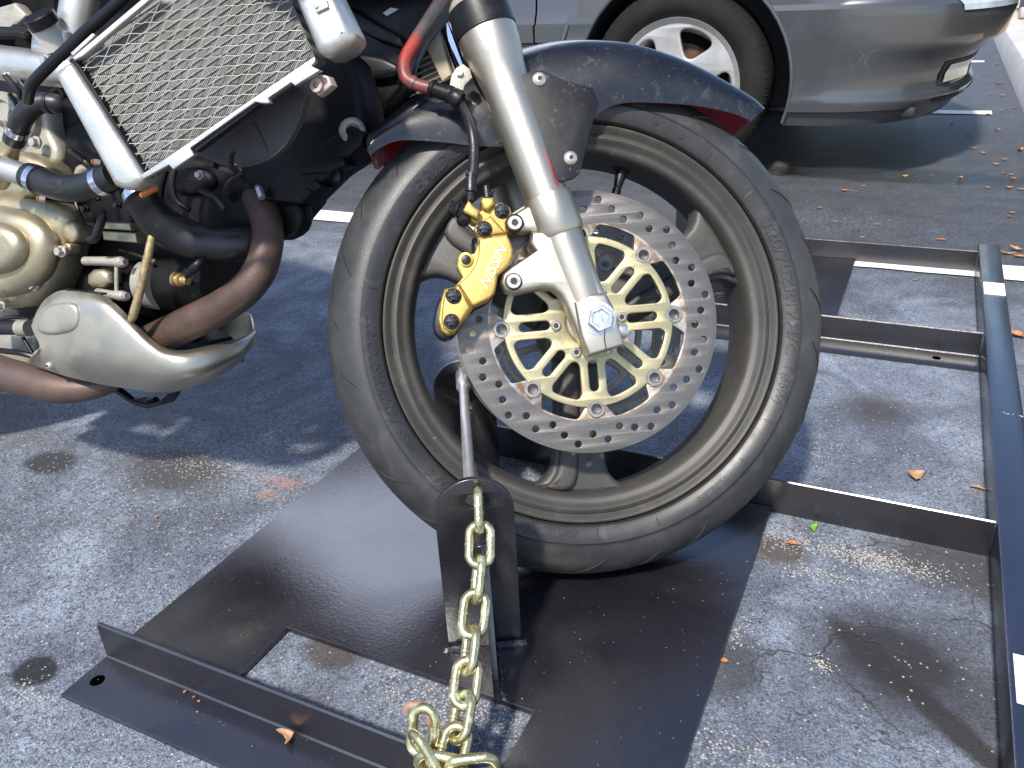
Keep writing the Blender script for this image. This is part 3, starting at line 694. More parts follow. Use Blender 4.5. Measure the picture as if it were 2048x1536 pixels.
# valve
a = R(69); pv0 = W.P(.197 * math.cos(a), .197 * math.sin(a), .004); vd = (W.h * math.cos(a) + W.v * math.sin(a)) * -1 + NW * .18
vd.normalize()
part("valve_stem", lathe(pv0, vd, [(-.004, .011), (.001, .011), (.003, .0075), (.022, .0050), (.024, .0042), (.025, .0052), (.038, .0052), (.039, .0035)], 20), BLACKPLASTIC, wheel)
part("valve_cap", lathe(pv0 + vd * .0255, vd, [(0, .0054), (.012, .0056), (.0135, .004)], 20), BLACKSTEEL, wheel)

# --- brake discs
def disc_outline():
    n = 180; return [(.1483 * math.cos(2 * math.pi * i / n), .1483 * math.sin(2 * math.pi * i / n)) for i in range(n)]
def disc_inner():
    q = []
    for i in range(360):
        t = (i + 22.5) % 45 - 22.5; at_ = abs(t)
        if at_ < 3.4: r = .0955 + .0088 * math.sqrt(1 - (at_ / 3.4) ** 2)
        elif at_ < 6: r = .0955
        elif at_ < 12:
            s_ = (at_ - 6) / 6; s_ = s_ * s_ * (3 - 2 * s_); r = .0955 + .0155 * s_
        else: r = .111
        q.append((r * math.cos(R(i)), r * math.sin(R(i))))
    return q
HR = [.131, .123, .1354, .127, .1393]
SEQ = [.1305, .1223, .1345, .1270, .1385]   # going anticlockwise from 0.9 degrees
def disc_holes():
    seq = {0: .1305, 1: .1385, 2: .1270, 3: .1345, 4: .1230}
    return [circ(seq[k % 5] * math.cos(R(.9 + 7.2 * k)), seq[k % 5] * math.sin(R(.9 + 7.2 * k)), .0041, 14) for k in range(50)]
def carrier_holes():
    H = []
    for k in range(8):
        a = math.pi / 4 * k
        # slot
        sl = [(.0490 + .0052 * math.cos(t), .0052 * math.sin(t)) for t in [math.pi / 2 + math.pi * i / 8 for i in range(9)]] + [(.0735 + .0052 * math.cos(t), .0052 * math.sin(t)) for t in [-math.pi / 2 + math.pi * i / 8 for i in range(9)]]
        H.append([(u * math.cos(a) - v * math.sin(a), u * math.sin(a) + v * math.cos(a)) for u, v in sl])
        # triangular window between this bobbin and the next
        c, s_ = math.cos(math.pi / 4), math.sin(math.pi / 4); e = .0145
        def ln(t): return (t, e)                       # along first spoke edge
        def ln2(t): return (t * c + e * s_, t * s_ - e * c)
        ro = .0885; t1 = math.sqrt(ro * ro - e * e); th0 = math.atan2(e, t1); th1 = math.pi / 4 - th0
        tri = [ln(.046), ln(.060), ln(.075), ln(t1 - .006), (ro * math.cos(th0 + .05), ro * math.sin(th0 + .05))] + [(ro * math.cos(th0 + (th1 - th0) * q), ro * math.sin(th0 + (th1 - th0) * q)) for q in (.25, .5, .75)] + [(ro * math.cos(th1 - .05), ro * math.sin(th1 - .05)), ln2(t1 - .006), ln2(.075), ln2(.060), ln2(.046)]
        tri = chaikin([V((p[0], p[1])) for p in tri], 2)
        H.append([(u * math.cos(a) - v * math.sin(a), u * math.sin(a) + v * math.cos(a)) for u, v in tri])
    return H
def carrier_outline():
    q = []
    for i in range(360):
        t = (i + 22.5) % 45 - 22.5; at_ = abs(t)
        r = .0965 + (.0 if at_ > 7 else .004 * (1 - at_ / 7)) - (.009 * math.sqrt(max(0, 1 - (at_ / 3.6) ** 2)) if at_ < 3.6 else 0)
        q.append((r * math.cos(R(i)), r * math.sin(R(i))))
    return q
def brake_disc(wd, rot, sgn, label):
    M0 = W.M(0, 0, wd) @ Matrix.Rotation(R(rot), 4, 'Z')
    d = part("brake_disc", addrad(plate(M0, disc_outline(), -.0024, .0024, .0004, [disc_inner()] + disc_holes())), DISC, None, label)
    cme = plate(M0, carrier_outline(), -.004 + sgn * .001, .004 + sgn * .001, .0012, [circ(0, 0, .026, 40)] + carrier_holes())
    tm = []
    if sgn > 0:
        tm = [(text("3.5mm", .008, .0003, M0 @ Matrix.Translation((-.0405 * math.cos(R(22)), -.0405 * math.sin(R(22)) , .0053)) @ Matrix.Rotation(R(-64), 4, 'Z')), 0),
              (text("MIN.TH", .0075, .0003, M0 @ Matrix.Translation((-.006, -.0475, .0053)) @ Matrix.Rotation(R(4), 4, 'Z')), 0)]
    part("disc_carrier", joinme([(cme, 0)] + tm), PALEGOLD if sgn > 0 else ALUDULL, d)
    for k in range(8):
        a = R(rot + 45 * k); c = W.P(.0985 * math.cos(a), .0985 * math.sin(a), wd)
        part("bobbin", lathe(c, NW * sgn, [(-.0045, .0052), (-.0045, .0100), (.0042, .0100), (.0050, .0094), (.0050, .0062), (.0040, .0056), (-.0045, .0052)], 32), BOB, d)
    for k in range(6):
        a = R(2.5 + 60 * k); u_, v_ = .0375 * math.cos(a), .0375 * math.sin(a)
        c = W.P(u_, v_, wd + sgn * .005)
        part("carrier_bolt", joinme([(lathe(c, NW * sgn, [(0, .0062), (.0025, .0060), (.0045, .0040), (.0045, .0032), (.0030, .0030)], 24), 0), (lathe(c + NW * sgn * .0031, NW * sgn, [(0, .0031), (.0002, .0030)], 6), 1)]), [STEEL, SOCKET], d)
    return d
brake_disc(.0725, 0, 1, "near brake disc with pale gold carrier")
brake_disc(-.0725, 11, -1, "far brake disc in shade")
part("wheel_hub", wl([(-.07, .022), (-.07, .0255), (.074, .0255), (.076, .0235), (.076, .0180), (.070, .0175), (.066, .012)], 48), ALUDULL, wheel)
part("axle", wl([(-.11, .010), (.11, .010)], 24), STEEL, wheel)

# --- forks
WF = .100
ax0 = W.px(1184, 640, WF); ax1 = W.px(985.6, 100, WF); FD = (ax1 - ax0).normalized()
flen = lambda y: (W.px(978 + .368 * (y - 80), y, WF) - ax0).length * (1 if y < 640 else -1)
def rad(px_, y): return pr(px_, W.px(978 + .368 * (y - 80), y, WF))
def leg_profile():
    return [(flen(455), rad(44, 455)), (flen(400), rad(43, 400)), (flen(300), rad(46.5, 300)), (flen(210), rad(47.5, 210)), (flen(165), rad(48.5, 165)), (flen(140), rad(51, 140)), (flen(118), rad(56, 118)), (flen(96), rad(59, 96)), (flen(72), rad(60, 72)), (flen(64), rad(60, 64))]
leg = part("fork_leg", lathe(ax0, FD, leg_profile(), 56), FORKALU, None, "near fork slider, bright silver")
t0 = flen(66)
part("dust_seal", lathe(ax0, FD, [(t0 - .001, rad(61, 66)), (t0, rad(62.5, 66)), (t0 + .016, rad(62.5, 66)), (t0 + .029, rad(61, 50)), (t0 + .030, .0285), (t0 + .031, .0285)], 56), BLACKPLASTIC, leg)
part("seal_ring", lathe(ax0, FD, [(t0 + .0305, .0310), (t0 + .0345, .0305), (t0 + .040, .0265), (t0 + .040, .0215)], 56), ALUDULL, leg)
part("stanchion", lathe(ax0, FD, [(t0 + .02, .0215), (t0 + .55, .0215)], 48), CHROME, leg)
# dust seal skirt around the back
legb = part("fork_leg", lathe(ax0 - NW * 2 * WF, FD, leg_profile(), 48), FORKALU, None, "far fork slider, mostly hidden behind the fender")
part("dust_seal", lathe(ax0 - NW * 2 * WF, FD, [(t0 - .001, .034), (t0, .0345), (t0 + .014, .0345), (t0 + .024, .033), (t0 + .025, .022)], 40), BLACKPLASTIC, legb)
part("stanchion", lathe(ax0 - NW * 2 * WF, FD, [(t0 + .01, .0215), (t0 + .55, .0215)], 48), CHROME, legb)
# lower casting: clamp ring, axle boss, caliper ears
ms = []
ms.append((lathe(ax0, FD, [(flen(470), rad(46, 470)), (flen(462), rad(49.5, 462)), (flen(402), rad(50, 402)), (flen(393), rad(48, 393)), (flen(391), rad(43, 391))], 48), 0))
ear1 = [(1052, 412), (1085, 395), (1120, 400), (1150, 430), (1150, 462), (1100, 466), (1040, 462), (1018, 466), (1007, 455), (1008, 440), (1020, 432)]
ms.append((pxplate(W, ear1, .112, .024, .005, sm=1), 0))
ms.append((lathe(ax0, FD, [(flen(680), rad(30, 680)), (flen(650), rad(36, 650)), (flen(590), rad(41, 590)), (flen(520), rad(43, 520)), (flen(470), rad(43, 470))], 48), 0))
low = [(1060, 486), (1064, 462), (1160, 458), (1172, 492), (1200, 560), (1228, 612), (1240, 650), (1250, 690), (1180, 713), (1174, 706), (1156, 668), (1134, 612), (1122, 590), (1106, 577), (1086, 576), (1030, 588), (1010, 582), (1001, 564), (1006, 546), (1022, 532), (1072, 500)]
ms.append((pxplate(W, low, .118, .034, .006), 0))
boss = [(1150, 604), (1180, 588), (1212, 585), (1232, 628), (1250, 690), (1178, 712), (1163, 672)]
ms.append((pxplate(W, boss, .126, .03, .004), 0))
ms.append((pxplate(W, [(1062, 470), (1082, 462), (1098, 480), (1090, 505), (1070, 500)], .100, .02, .002), 0))
cast = part("fork_bottom", joinme(ms), FORKALU, leg, "cast fork bottom with caliper lugs and axle boss", 40)
p = W.px(1199, 638, .126); r_ = pr(27, p)
part("axle_bolt", joinme([(lathe(p, NW, [(-.002, pr(34, p)), (.0006, pr(34, p)), (.0008, pr(32, p))], 40), 0), (lathe(p, NW, [(0, r_), (.0075, r_), (.009, r_ * .93), (.009, r_ * .72), (.0065, r_ * .62)], 6, ref=W.v * .3 + W.h), 0), (lathe(p, NW, [(.0066, r_ * .72), (.0050, r_ * .3), (.0048, 0.00001)], 24), 0)]), ZINC, leg)
pb_ = W.px(1243, 662, .112); 
part("pinch_bolt", joinme([(lathe(pb_, W.h * .9 + W.v * -.1, [(-.004, .0085), (.003, .0085), (.0055, .0075), (.0055, .003)], 20), 0)]), ZINC, leg)
sl0, sl1 = W.px(1210, 660, .1266), W.px(1216, 712, .1266)
part("pinch_slot", tube([tuple(sl0) + (.0006,), tuple(W.px(1209, 678, .1266)) + (.0006,), tuple(W.px(1214, 704, .1266)) + (.0006,)], 6, 3), SOCKET, leg)

# --- caliper
Z = lambda L_: [(860 + x / 4.8, 370 + y / 4.8) for x, y in L_]
body = Z([(485, 150), (500, 112), (615, 112), (632, 178), (690, 160), (765, 205), (800, 290), (740, 360), (748, 470), (800, 610), (798, 690), (650, 870), (640, 960), (625, 1040), (560, 1110), (420, 1172), (365, 1260), (290, 1350), (235, 1425), (160, 1440), (105, 1400), (75, 1290), (100, 1120), (140, 992), (235, 975), (310, 885), (255, 790), (262, 715), (300, 672), (370, 660), (425, 650), (462, 560), (455, 490), (415, 430), (445, 370), (400, 360), (360, 320), (315, 240), (372, 135), (412, 192), (450, 260), (495, 240)])
cal = part("brake_caliper", pxplate(W, body, .112, .026, .0035), GOLD, None, "near gold caliper", 45)
back = [(x - 5, y + 7) for x, y in Z([(420, 430), (740, 420), (800, 640), (650, 900), (640, 1040), (560, 1120), (430, 1175), (300, 1360), (235, 1440), (150, 1460), (65, 1400), (45, 1290), (90, 1100), (150, 1010), (320, 900), (450, 640)])]
part("caliper_back", pxplate(W, back, .086, .050, .004, sm=1), BLACKSTEEL, cal, "dark inner half of the caliper")
cover = Z([(475, 515), (740, 468), (775, 540), (800, 612), (797, 690), (762, 768), (652, 868), (640, 960), (622, 1040), (575, 1092), (420, 1165), (395, 1150), (275, 950), (380, 850), (440, 760), (465, 660)])
part("caliper_cover", joinme([(pxplate(W, cover, .1205, .015, .003), 0)]), GOLD, cal, None, 45)
fl = Z([(270, 950), (400, 1170), (300, 1320), (200, 1420), (130, 1380), (105, 1290), (125, 1120), (150, 1000), (235, 985)])
part("caliper_end", pxplate(W, fl, .1155, .012, .0035), GOLD, cal, None, 45)
tl = Z([(470, 500), (415, 430), (520, 330), (580, 290), (640, 350), (740, 462)])
part("caliper_end", pxplate(W, tl, .1155, .012, .0035), GOLD, cal, None, 45)
part("banjo_block", pxplate(W, Z([(315, 238), (372, 135), (412, 192), (480, 240), (460, 330), (330, 262)]), .1235, .014, .003), GOLD, cal)
part("bleed_boss", pxplate(W, Z([(485, 150), (500, 112), (615, 112), (625, 190), (560, 250), (510, 235)]), .1185, .014, .004), GOLD, cal)
# lettering
tu, tv = W.uv(963, 581, .1205); tu2, tv2 = W.uv(1000, 503, .1205); ang_ = math.atan2(tv2 - tv, tu2 - tu)
part("lettering", text("NISSIN", .0165, .0006, W.M(tu + .006, tv - .001, .1208) @ Matrix.Rotation(ang_, 4, 'Z'), font_shear=.45, bold=-.0001), ALU, cal, "NISSIN name in silver")
for x, y, wv, r_, kd, mt in ((860 + 690 / 4.8, 370 + 252 / 4.8, .112, 11.5, 'torx', BLACKSTEEL), (860 + 522 / 4.8, 370 + 422 / 4.8, .1155, 12, 'torx', BLACKSTEEL), (860 + 226 / 4.8, 370 + 1066 / 4.8, .1155, 12, 'torx', BLACKSTEEL), (860 + 206 / 4.8, 370 + 1310 / 4.8, .1155, 12, 'torx', BLACKSTEEL)):
    part("caliper_bolt", bolt(W, x, y, wv, r_, .006, kd, 1.32), mt, cal)
part("pin_cap", joinme([(lathe(W.px(932, 519.5, .112), NW, [(-.006, .0078), (.002, .0078), (.0025, .0065)], 28), 0)]), GOLD, cal)
part("pad_pin", bolt(W, 932, 519.5, .1145, 9.6, .002, 'slot'), [BLACKSTEEL, SOCKET], cal)
part("bolt_boss", lathe(W.px(1029, 447, .112), NW, [(-.02, .0098), (.0045, .0098), (.0055, .0090)], 32), BLACKSTEEL, cal)
part("mounting_bolt", bolt(W, 1029, 447, .1175, 14.3, .006, 'socket'), [STEEL, SOCKET], cal)
part("bolt_ring", lathe(W.px(1027, 563, .118), NW, [(0, .0097), (.0006, .0096), (.0007, .0088)], 32), SOCKET, cal)
part("mounting_bolt", bolt(W, 1027, 563, .1185, 14.8, .005, 'socket'), [STEEL, SOCKET], cal)
# banjo bolt on the left
pbn = W.px(925, 422, .112); dbn = (W.px(905, 414, .112) - pbn).normalized()
part("banjo_bolt", joinme([lathe(pbn, dbn, [(-.004, .0085), (.004, .0085), (.0045, .0065), (.006, .0105), (.0075, .0105), (.008, .007), (.0145, .0068)], 6), lathe(pbn, dbn, [(.005, .0102), (.0072, .0104)], 24)]), BLACKSTEEL, cal)
part("banjo_bolt_head", lathe(W.px(926, 432, .108), NW * .5 + W.v * -.5, [(0, .0075), (.010, .0072), (.012, .004)], 20), BLACKSTEEL, cal)
part("bleed_nipple", pxtube(W, [(975, 396, .112, 9.5), (974, 387, .112, 9), (973, 380, .112, 8), (972, 372, .112, 7)], 14, 0), BLACKSTEEL, cal)
part("bleed_cap", pxtube(W, [(978, 391, .112, 10), (984, 385, .112, 4), (986, 380, .112, 4)], 12, 3), BLACKPLASTIC, cal)

# --- brake hose
part("brake_hose", pxtube(W, [(920, 204, .10, 9), (934, 228, .11, 9.5), (944, 265, .12, 10), (948, 300, .122, 10.5), (946, 345, .12, 11), (944, 352, .12, 11)], 14), RUBBER, None, "rubber hose dropping to the caliper")
part("hose_fitting", pxtube(W, [(943, 346, .12, 12), (943, 352, .12, 12), (943, 353, .12, 10.5), (942, 360, .12, 11.5), (942, 366, .12, 10.5), (942, 371, .12, 12.5), (942, 383, .12, 12.5), (941, 384, .12, 7.5), (940, 400, .119, 7)], 20, 0), RUBBER)
part("brake_hose", pxtube(W, [(905, -40, .02, 15), (886, -2, .035, 15), (856, 45, .06, 14.5), (828, 88, .075, 14), (809, 122, .085, 13.5), (810, 152, .09, 13), (828, 167, .092, 12.5), (858, 176, .094, 12)], 18), REDHOSE, None, "dark hose with red overspray bending at the fender")
part("hose_collar", pxtube(W, [(822, 163, .0915, 14.2), (830, 168.5, .0922, 14.2)], 18, 0), REDHOSE)
part("brake_hose", pxtube(W, [(940, -40, -.03, 12), (915, 0, -.02, 12), (880, 45, .0, 11), (850, 85, .02, 10.5), (832, 120, .04, 10), (824, 150, .05, 9), (822, 180, .05, 9)], 14), RUBBER, None, "plain black hose behind the red-stained one")
part("hose_clamp", pxtube(W, [(860, 176, .094, 16), (863, 177, .094, 17.5), (868, 178, .095, 17.5), (869, 179, .095, 15), (895, 188, .097, 15.5), (897, 188, .097, 18), (903, 191, .098, 18), (905, 192, .098, 14)], 24, 0), DARKMETAL, None, "brown-black sleeve clamping the hose to the fork")
part("hose_grommet", pxtube(W, [(905, 191, .10, 16), (908, 193, .101, 18), (916, 198, .103, 19), (922, 202, .104, 16), (924, 203, .104, 10)], 20, 0), BLACKPLASTIC)
part("hose_bracket", joinme([(pxplate(W, [(897, 184), (903, 150), (912, 136), (926, 127), (940, 138), (945, 155), (930, 170), (925, 186)], .100, .0035, .001), 0)]), ALUDULL)
part("bracket_bolt", bolt(W, 919, 147, .1002, 7.5, .004, 'hex', 1.1), STEEL)

# --- fender
Bp = [(741, 312), (760, 296), (800, 281), (870, 283), (960, 292), (1040, 293), (1110, 290), (1165, 262), (1200, 226), (1240, 207), (1300, 205), (1390, 211), (1470, 228), (1502, 243)]
Tp = [(737, 300), (742, 284), (768, 256), (815, 212), (880, 172), (945, 138), (1030, 107), (1110, 89), (1180, 88), (1260, 98), (1350, 128), (1425, 170), (1485, 211), (1508, 234)]
rows = []
FARB = {0: (768, 330), 1: (790, 315), 11: (1378, 236), 12: (1432, 254), 13: (1468, 264)}
for i_, ((bx, by), (tx, ty_)) in enumerate(zip(Bp, Tp)):
    fb = W.uv(*FARB[i_], -.070) if i_ in FARB else W.uv(bx, by, .070)
    b = W.uv(bx, by, .070); tpt = W.uv(tx, ty_, .012)
    cx = (.0, .0); rt_ = math.hypot(*tpt); top = (tpt[0] * (1 + .004 / rt_), tpt[1] * (1 + .004 / rt_))
    def lp(f): return (b[0] + (tpt[0] - b[0]) * f, b[1] + (tpt[1] - b[1]) * f)
    r = [W.P(*b, .070), W.P(*lp(.45), .0715), W.P(*lp(.82), .058), W.P(*lp(.985), .026), W.P(*top, 0), W.P(*lp(.985), -.026), W.P(*lp(.82), -.058), W.P(tpt[0] + (fb[0] - tpt[0]) * .55, tpt[1] + (fb[1] - tpt[1]) * .55, -.0715), W.P(*fb, -.070)]
    rows.append(r)
fen = loft(rows, 5, 5, .0028, inward=WC)
fender = part("front_fender", fen, [FENDER, FENDERRED, FENDERRED], None, "scuffed dark blue front fender with red underside", 50)
brk = [(1031, 156), (1058, 143), (1085, 140), (1128, 160), (1185, 176), (1198, 205), (1192, 225), (1181, 262), (1165, 328), (1158, 348), (1146, 358), (1116, 366), (1110, 352)]
part("fender_bracket", joinme([(pxplate(W, brk, .1215, .0035, .0012), 0)]), [SCUFF], fender, "scratched side bracket bolted to the fork")
edge_ = [(1031, 156, .1222, 1.6), (1072, 260, .1222, 1.6), (1113, 362, .1222, 1.6), (1124, 366, .1222, 1.0)]
part("bracket_edge", pxtube(W, edge_, 8, 2), FENDERRED, fender)
part("fender_bolt", bolt(W, 1078.5, 158.5, .1216, 13.5, .004, 'dome'), [STEEL, SOCKET], fender)
part("fender_bolt", bolt(W, 1141, 316, .1216, 13.5, .004, 'dome'), [STEEL, SOCKET], fender)

# --- body frame: motorcycle leaning away, front wheel turned
NB = V((.08, -.957, .277)).normalized()
B = Fr((-.51, .92, .547), NB)
def bp(name, pts, w1, th, m, parent=None, label=None, bev=.003, sm=0, holes=()):
    return part(name, pxplate(B, pts, w1, th, bev, holes, sm), m, parent, label)
def bt(name, path, m, parent=None, label=None, seg=18, smooth=8):
    return part(name, pxtube(B, path, seg, smooth), m, parent, label)
Z0 = lambda L_: [(x / 2.844, y / 2.844) for x, y in L_]      # first zoom
Z2 = lambda L_: [(x / 2.327, 180 + y / 2.327) for x, y in L_]
# engine mass: dark castings at staggered depths
eng = part("engine", joinme([
    (pxplate(B, [(-60, -60), (470, -60), (470, 130), (540, 300), (600, 400), (560, 450), (470, 480), (440, 540), (420, 600), (380, 640), (300, 690), (-60, 700)], .03, .07, .01), 0),
    (pxplate(B, [(-60, 150), (150, 160), (190, 330), (290, 420), (420, 500), (420, 560), (240, 610), (200, 640), (-60, 660)], .06, .08, .01, sm=1), 0),
    (pxplate(B, [(130, 200), (250, 330), (300, 440), (200, 470), (120, 420)], .075, .04, .008, sm=1), 0),
    (pxplate(B, [(215, 330), (420, 300), (560, 420), (500, 470), (330, 460)], .06, .08, .01, sm=1), 0)]), DARKMETAL, None, "grimy dark engine castings")
# front cylinder head: round cover, ledge with bolts
head = part("cylinder_head", joinme([
    (pxplate(B, [(560, 40), (690, 90), (722, 190), (728, 240), (722, 290), (700, 322), (655, 350), (600, 400), (560, 420), (480, 400), (470, 300), (520, 180)], .060, .06, .014, sm=1), 0),
    (pxplate(B, [(690, 318), (722, 292), (728, 268), (700, 250), (560, 330), (520, 400), (600, 408)], .070, .05, .004), 0),
    (pxplate(B, [(600, 350), (655, 345), (690, 330), (684, 312), (640, 320), (600, 335)], .076, .03, .003), 0),
    (pxplate(B, [(612, 366), (630, 357), (643, 372), (629, 384)], .074, .03, .002), 0),
    (pxplate(B, [(505, 400), (560, 380), (600, 400), (606, 440), (594, 468), (560, 484), (520, 470)], .05, .03, .01, sm=1), 0)]), DARKMETAL)
part("cam_cover", lathe(B.px(705, 262, .063), B.n * .8 + B.h * .6, [(-.01, pr(26, B.px(705, 262, .063))), (.002, pr(26, B.px(705, 262, .063))), (.004, pr(21, B.px(705, 262, .063))), (.004, pr(14, B.px(705, 262, .063))), (.0015, pr(12, B.px(705, 262, .063)))], 32), ALUDULL, head)
for x, y in ((676, 352), (668, 352)):
    bt("drain_knob", [(x, y - 10, .06, 10), (x + 1, y + 2, .06, 12), (x + 1, y + 11, .06, 11), (x + 1, y + 15, .06, 6)], BLACKPLASTIC, head, None, 16, 3)
    break
bt("drain_knob", [(612, 380, .07, 5), (622, 386, .07, 5)], BLACKPLASTIC, head, None, 12, 0)
# dark mass behind: opposite radiator, ducting
duct = part("air_duct", joinme([
    (pxplate(B, [(600, -60), (905, -60), (880, 10), (835, 80), (806, 130), (800, 175), (770, 215), (720, 240), (690, 200), (660, 100)], -.06, .06, .006), 0),
    (pxplate(B, [(690, 10), (800, 72), (806, 96), (760, 84), (705, 55)], -.045, .03, .004), 0),
    (pxplate(B, [(700, 100), (790, 120), (800, 150), (740, 160), (706, 150)], -.045, .03, .006, sm=1), 0)]), BLACKPLASTIC)
part("warning_label", pxplate(B, [(765, 26), (781, 15), (797, 18), (774, 32)], -.0585, .001, .0003), STICK, duct)
rad2 = part("far_radiator", joinme([(pxplate(B, [(700, 150), (860, 60), (905, 215), (880, 300), (800, 330), (745, 330), (722, 290)], -.105, .02, .002), 0)]), DARKMETAL, None, "opposite radiator seen between the hoses")
fv = []
for i in range(15):
    y = 92 + i * 12.5; fv.append(pxtube(B, [(738, y + 62, -.098, 2.0), (896, y - 8, -.098, 2.0)], 6, 0))
for i in range(9):
    y = 98 + i * 12.5
    for j in range(16): x0 = 842 + j * 3.2; fv.append(pxtube(B, [(x0, y + 16 - (x0 - 842) * .44, -.099, .9), (x0 + 1.5, y + 27 - (x0 - 842) * .44, -.099, .9)], 4, 0))
part("fin", joinme(fv), ALUDULL, rad2)
part("side_tank", pxplate(B, [(846, 84), (862, 68), (878, 60), (902, 150), (884, 164)], -.088, .014, .002), mat("light beige tank", (.42, .35, .24), .5, .2), rad2)  # tank strip in one even light beige base colour

# --- near radiator
RN = (NB + B.h * .20).normalized(); RO = B.px(400, 180, .235)
F_ = Fr(RO, RN)
core = [(136, 122), (306, -6), (300, -30), (600, -30), (633, 118), (283, 352)]
cme = pxplate(F_, [(139, 117), (330, -20), (575, -20), (631, 116), (283, 350)], -.004, .030, .001)
bl = F_.px(283, 350, 0); br_ = F_.px(631, 116, 0); tl_ = F_.px(139, 117, 0)
ud = (br_ - bl).normalized(); vd_ = (tl_ - bl); vd_ = (vd_ - ud * vd_.dot(ud)).normalized()
fa = cme.attributes.new("fu", 'FLOAT', 'POINT')
for v in cme.vertices: fa.data[v.index].value = (v.co - bl).dot(ud)
radi = part("radiator", cme, FINS, None, "near radiator with fine fins behind a diamond wire guard")
rw_, rh_ = (br_ - bl).length, (tl_ - bl).dot(vd_)
# visible part polygon test in px
def inpoly(x, y, P_):
    c = False; j = len(P_) - 1
    for i in range(len(P_)):
        if (P_[i][1] > y) != (P_[j][1] > y) and x < (P_[j][0] - P_[i][0]) * (y - P_[i][1]) / (P_[j][1] - P_[i][1]) + P_[i][0]: c = not c
        j = i
    return c
POLY = [(143, 116), (330, -18), (572, -18), (629, 114), (284, 348)]
def clipline(x0, y0, dx, dy, n=400, L_=700):
    seg_ = []; cur = None
    for i in range(n + 1):
        t = -L_ + 2 * L_ * i / n; x, y = x0 + dx * t, y0 + dy * t
        if inpoly(x, y, POLY): cur = (cur[0], (x, y)) if cur else ((x, y), (x, y))
        elif cur: seg_.append(cur); cur = None
    return seg_
tb = []
a_t = math.atan2(116 - 350, 631 - 283); tx_, ty_2 = math.cos(a_t), math.sin(a_t)
for i in range(1, 19):
    f = (i + .2) / 15.5; x0, y0 = 283 + (139 - 283) * f, 350 + (117 - 350) * f
    for a0_, b0_ in clipline(x0, y0, tx_, ty_2):
        tb.append(pxtube(F_, [(a0_[0], a0_[1], -.0030, 1.5), (b0_[0], b0_[1], -.0030, 1.5)], 6, 0))
part("cooling_tube", joinme(tb), mat("cooling tube", (.36, .355, .33), .4, .4), radi, "flat tubes of the core")
gw = []
for i in range(-10, 30):      # steep wires
    for a0_, b0_ in clipline(60 + i * 30.0, 250, math.cos(R(-66)), math.sin(R(-66))): gw.append(pxtube(F_, [(a0_[0], a0_[1], .004, .9), (b0_[0], b0_[1], .004, .9)], 5, 0))
for i in range(-4, 30):       # nearly level wires with small kinks where they cross
    base_y = 420 - i * 20.0; x = 100.0; y = base_y; pts = []; k = 0
    while x < 660:
        pts.append((x, y))
        if k % 2 == 0: x += 24; y += .6
        else: x += 8; y -= 3.2
        k += 1
    run = []
    for q in pts:
        if inpoly(q[0], q[1], POLY): run.append((q[0], q[1], .0045, .8))
        else:
            if len(run) > 1: gw.append(pxtube(F_, run, 5, 0))
            run = []
    if len(run) > 1: gw.append(pxtube(F_, run, 5, 0))
part("wire_guard", joinme(gw), mat("guard wire", (.33, .325, .30), .5, .3), radi, "diamond wire guard")
def rp(name, pts, w1, th, m, label=None, bev=.003, sm=0): return part(name, pxplate(F_, pts, w1, th, bev, (), sm), m, radi, label)
rp("side_tank", [(106, 150), (112, 139), (124, 128), (137, 122), (146, 132), (288, 352), (284, 366), (262, 379), (248, 380), (226, 372), (220, 362)], .012, .034, ALU, "left radiator tank", .008)
rp("side_tank", [(575, -30), (660, -30), (705, 62), (704, 74), (690, 94), (662, 110), (640, 110), (628, 100)], .020, .050, ALU, "right radiator tank", .012)
rp("core_edge", [(137, 121), (147, 112), (296, 352), (286, 362)], .0065, .012, DARKMETAL, None, .001)
for i in range(15):
    f = (i + .7) / 15.5; part("tube_end", pxtube(F_, [(146 + (284 - 146) * f, 124 + (352 - 124) * f, .004, 4), (155 + (292 - 155) * f, 123 + (350 - 123) * f, .001, 3)], 8, 0), ALUDULL, radi)
rp("lower_bracket", [(281, 350), (629, 113), (631, 122), (622, 132), (640, 140), (590, 172), (582, 165), (536, 196), (540, 206), (530, 207), (520, 206), (510, 204), (380, 296), (388, 310), (346, 339), (337, 330), (287, 358)], .010, .008, ALU, "folded lower rail", .0012)
rp("upper_bracket", [(143, 116), (152, 108), (300, -16), (316, -16), (166, 112), (150, 120)], .012, .008, ALU, None, .0012)
rp("upper_bracket", [(140, 106), (184, 66), (190, 70), (146, 112)], .008, .006, ALU, None, .001)
rp("rail_lip", [(381, 297), (511, 205), (519, 208), (392, 303)], .006, .012, BLACKPLASTIC, None, .001)
part("tank_tab", pxplate(F_, [(622, -6), (652, -6), (657, 14), (632, 26), (626, 10)], .0235, .003, .001), ALU, radi)
part("tank_rivet", lathe(F_.px(632, 12, .0235), RN, [(0, .003), (.0015, .0025), (.002, .001)], 12), STEEL, radi)
part("mount_nut", joinme([(pxplate(B, [(618, 168), (626, 152), (640, 147), (656, 152), (664, 170), (650, 182), (636, 192), (626, 182)], .205, .012, .002), 0), (lathe(B.px(636, 171, .205), NB, [(0, .0075), (.004, .0070), (.004, .0035), (.001, .0030)], 20), 0)]), mat("pinkish worn bracket", (.40, .31, .27), .5, .4, var=.3, vs=60), radi)
sh = Z0([(1085, 870), (1180, 905), (1230, 930), (1300, 947), (1296, 905), (1300, 875), (1318, 860), (1338, 868), (1345, 900), (1350, 945), (1400, 940), (1460, 926), (1530, 898), (1600, 845), (1650, 780), (1695, 690), (1722, 600), (1735, 540), (1690, 470), (1500, 560)])
bp("fan_shroud", sh, .165, .012, SHROUD, radi, "faded half-round fan shroud under the radiator", .002)
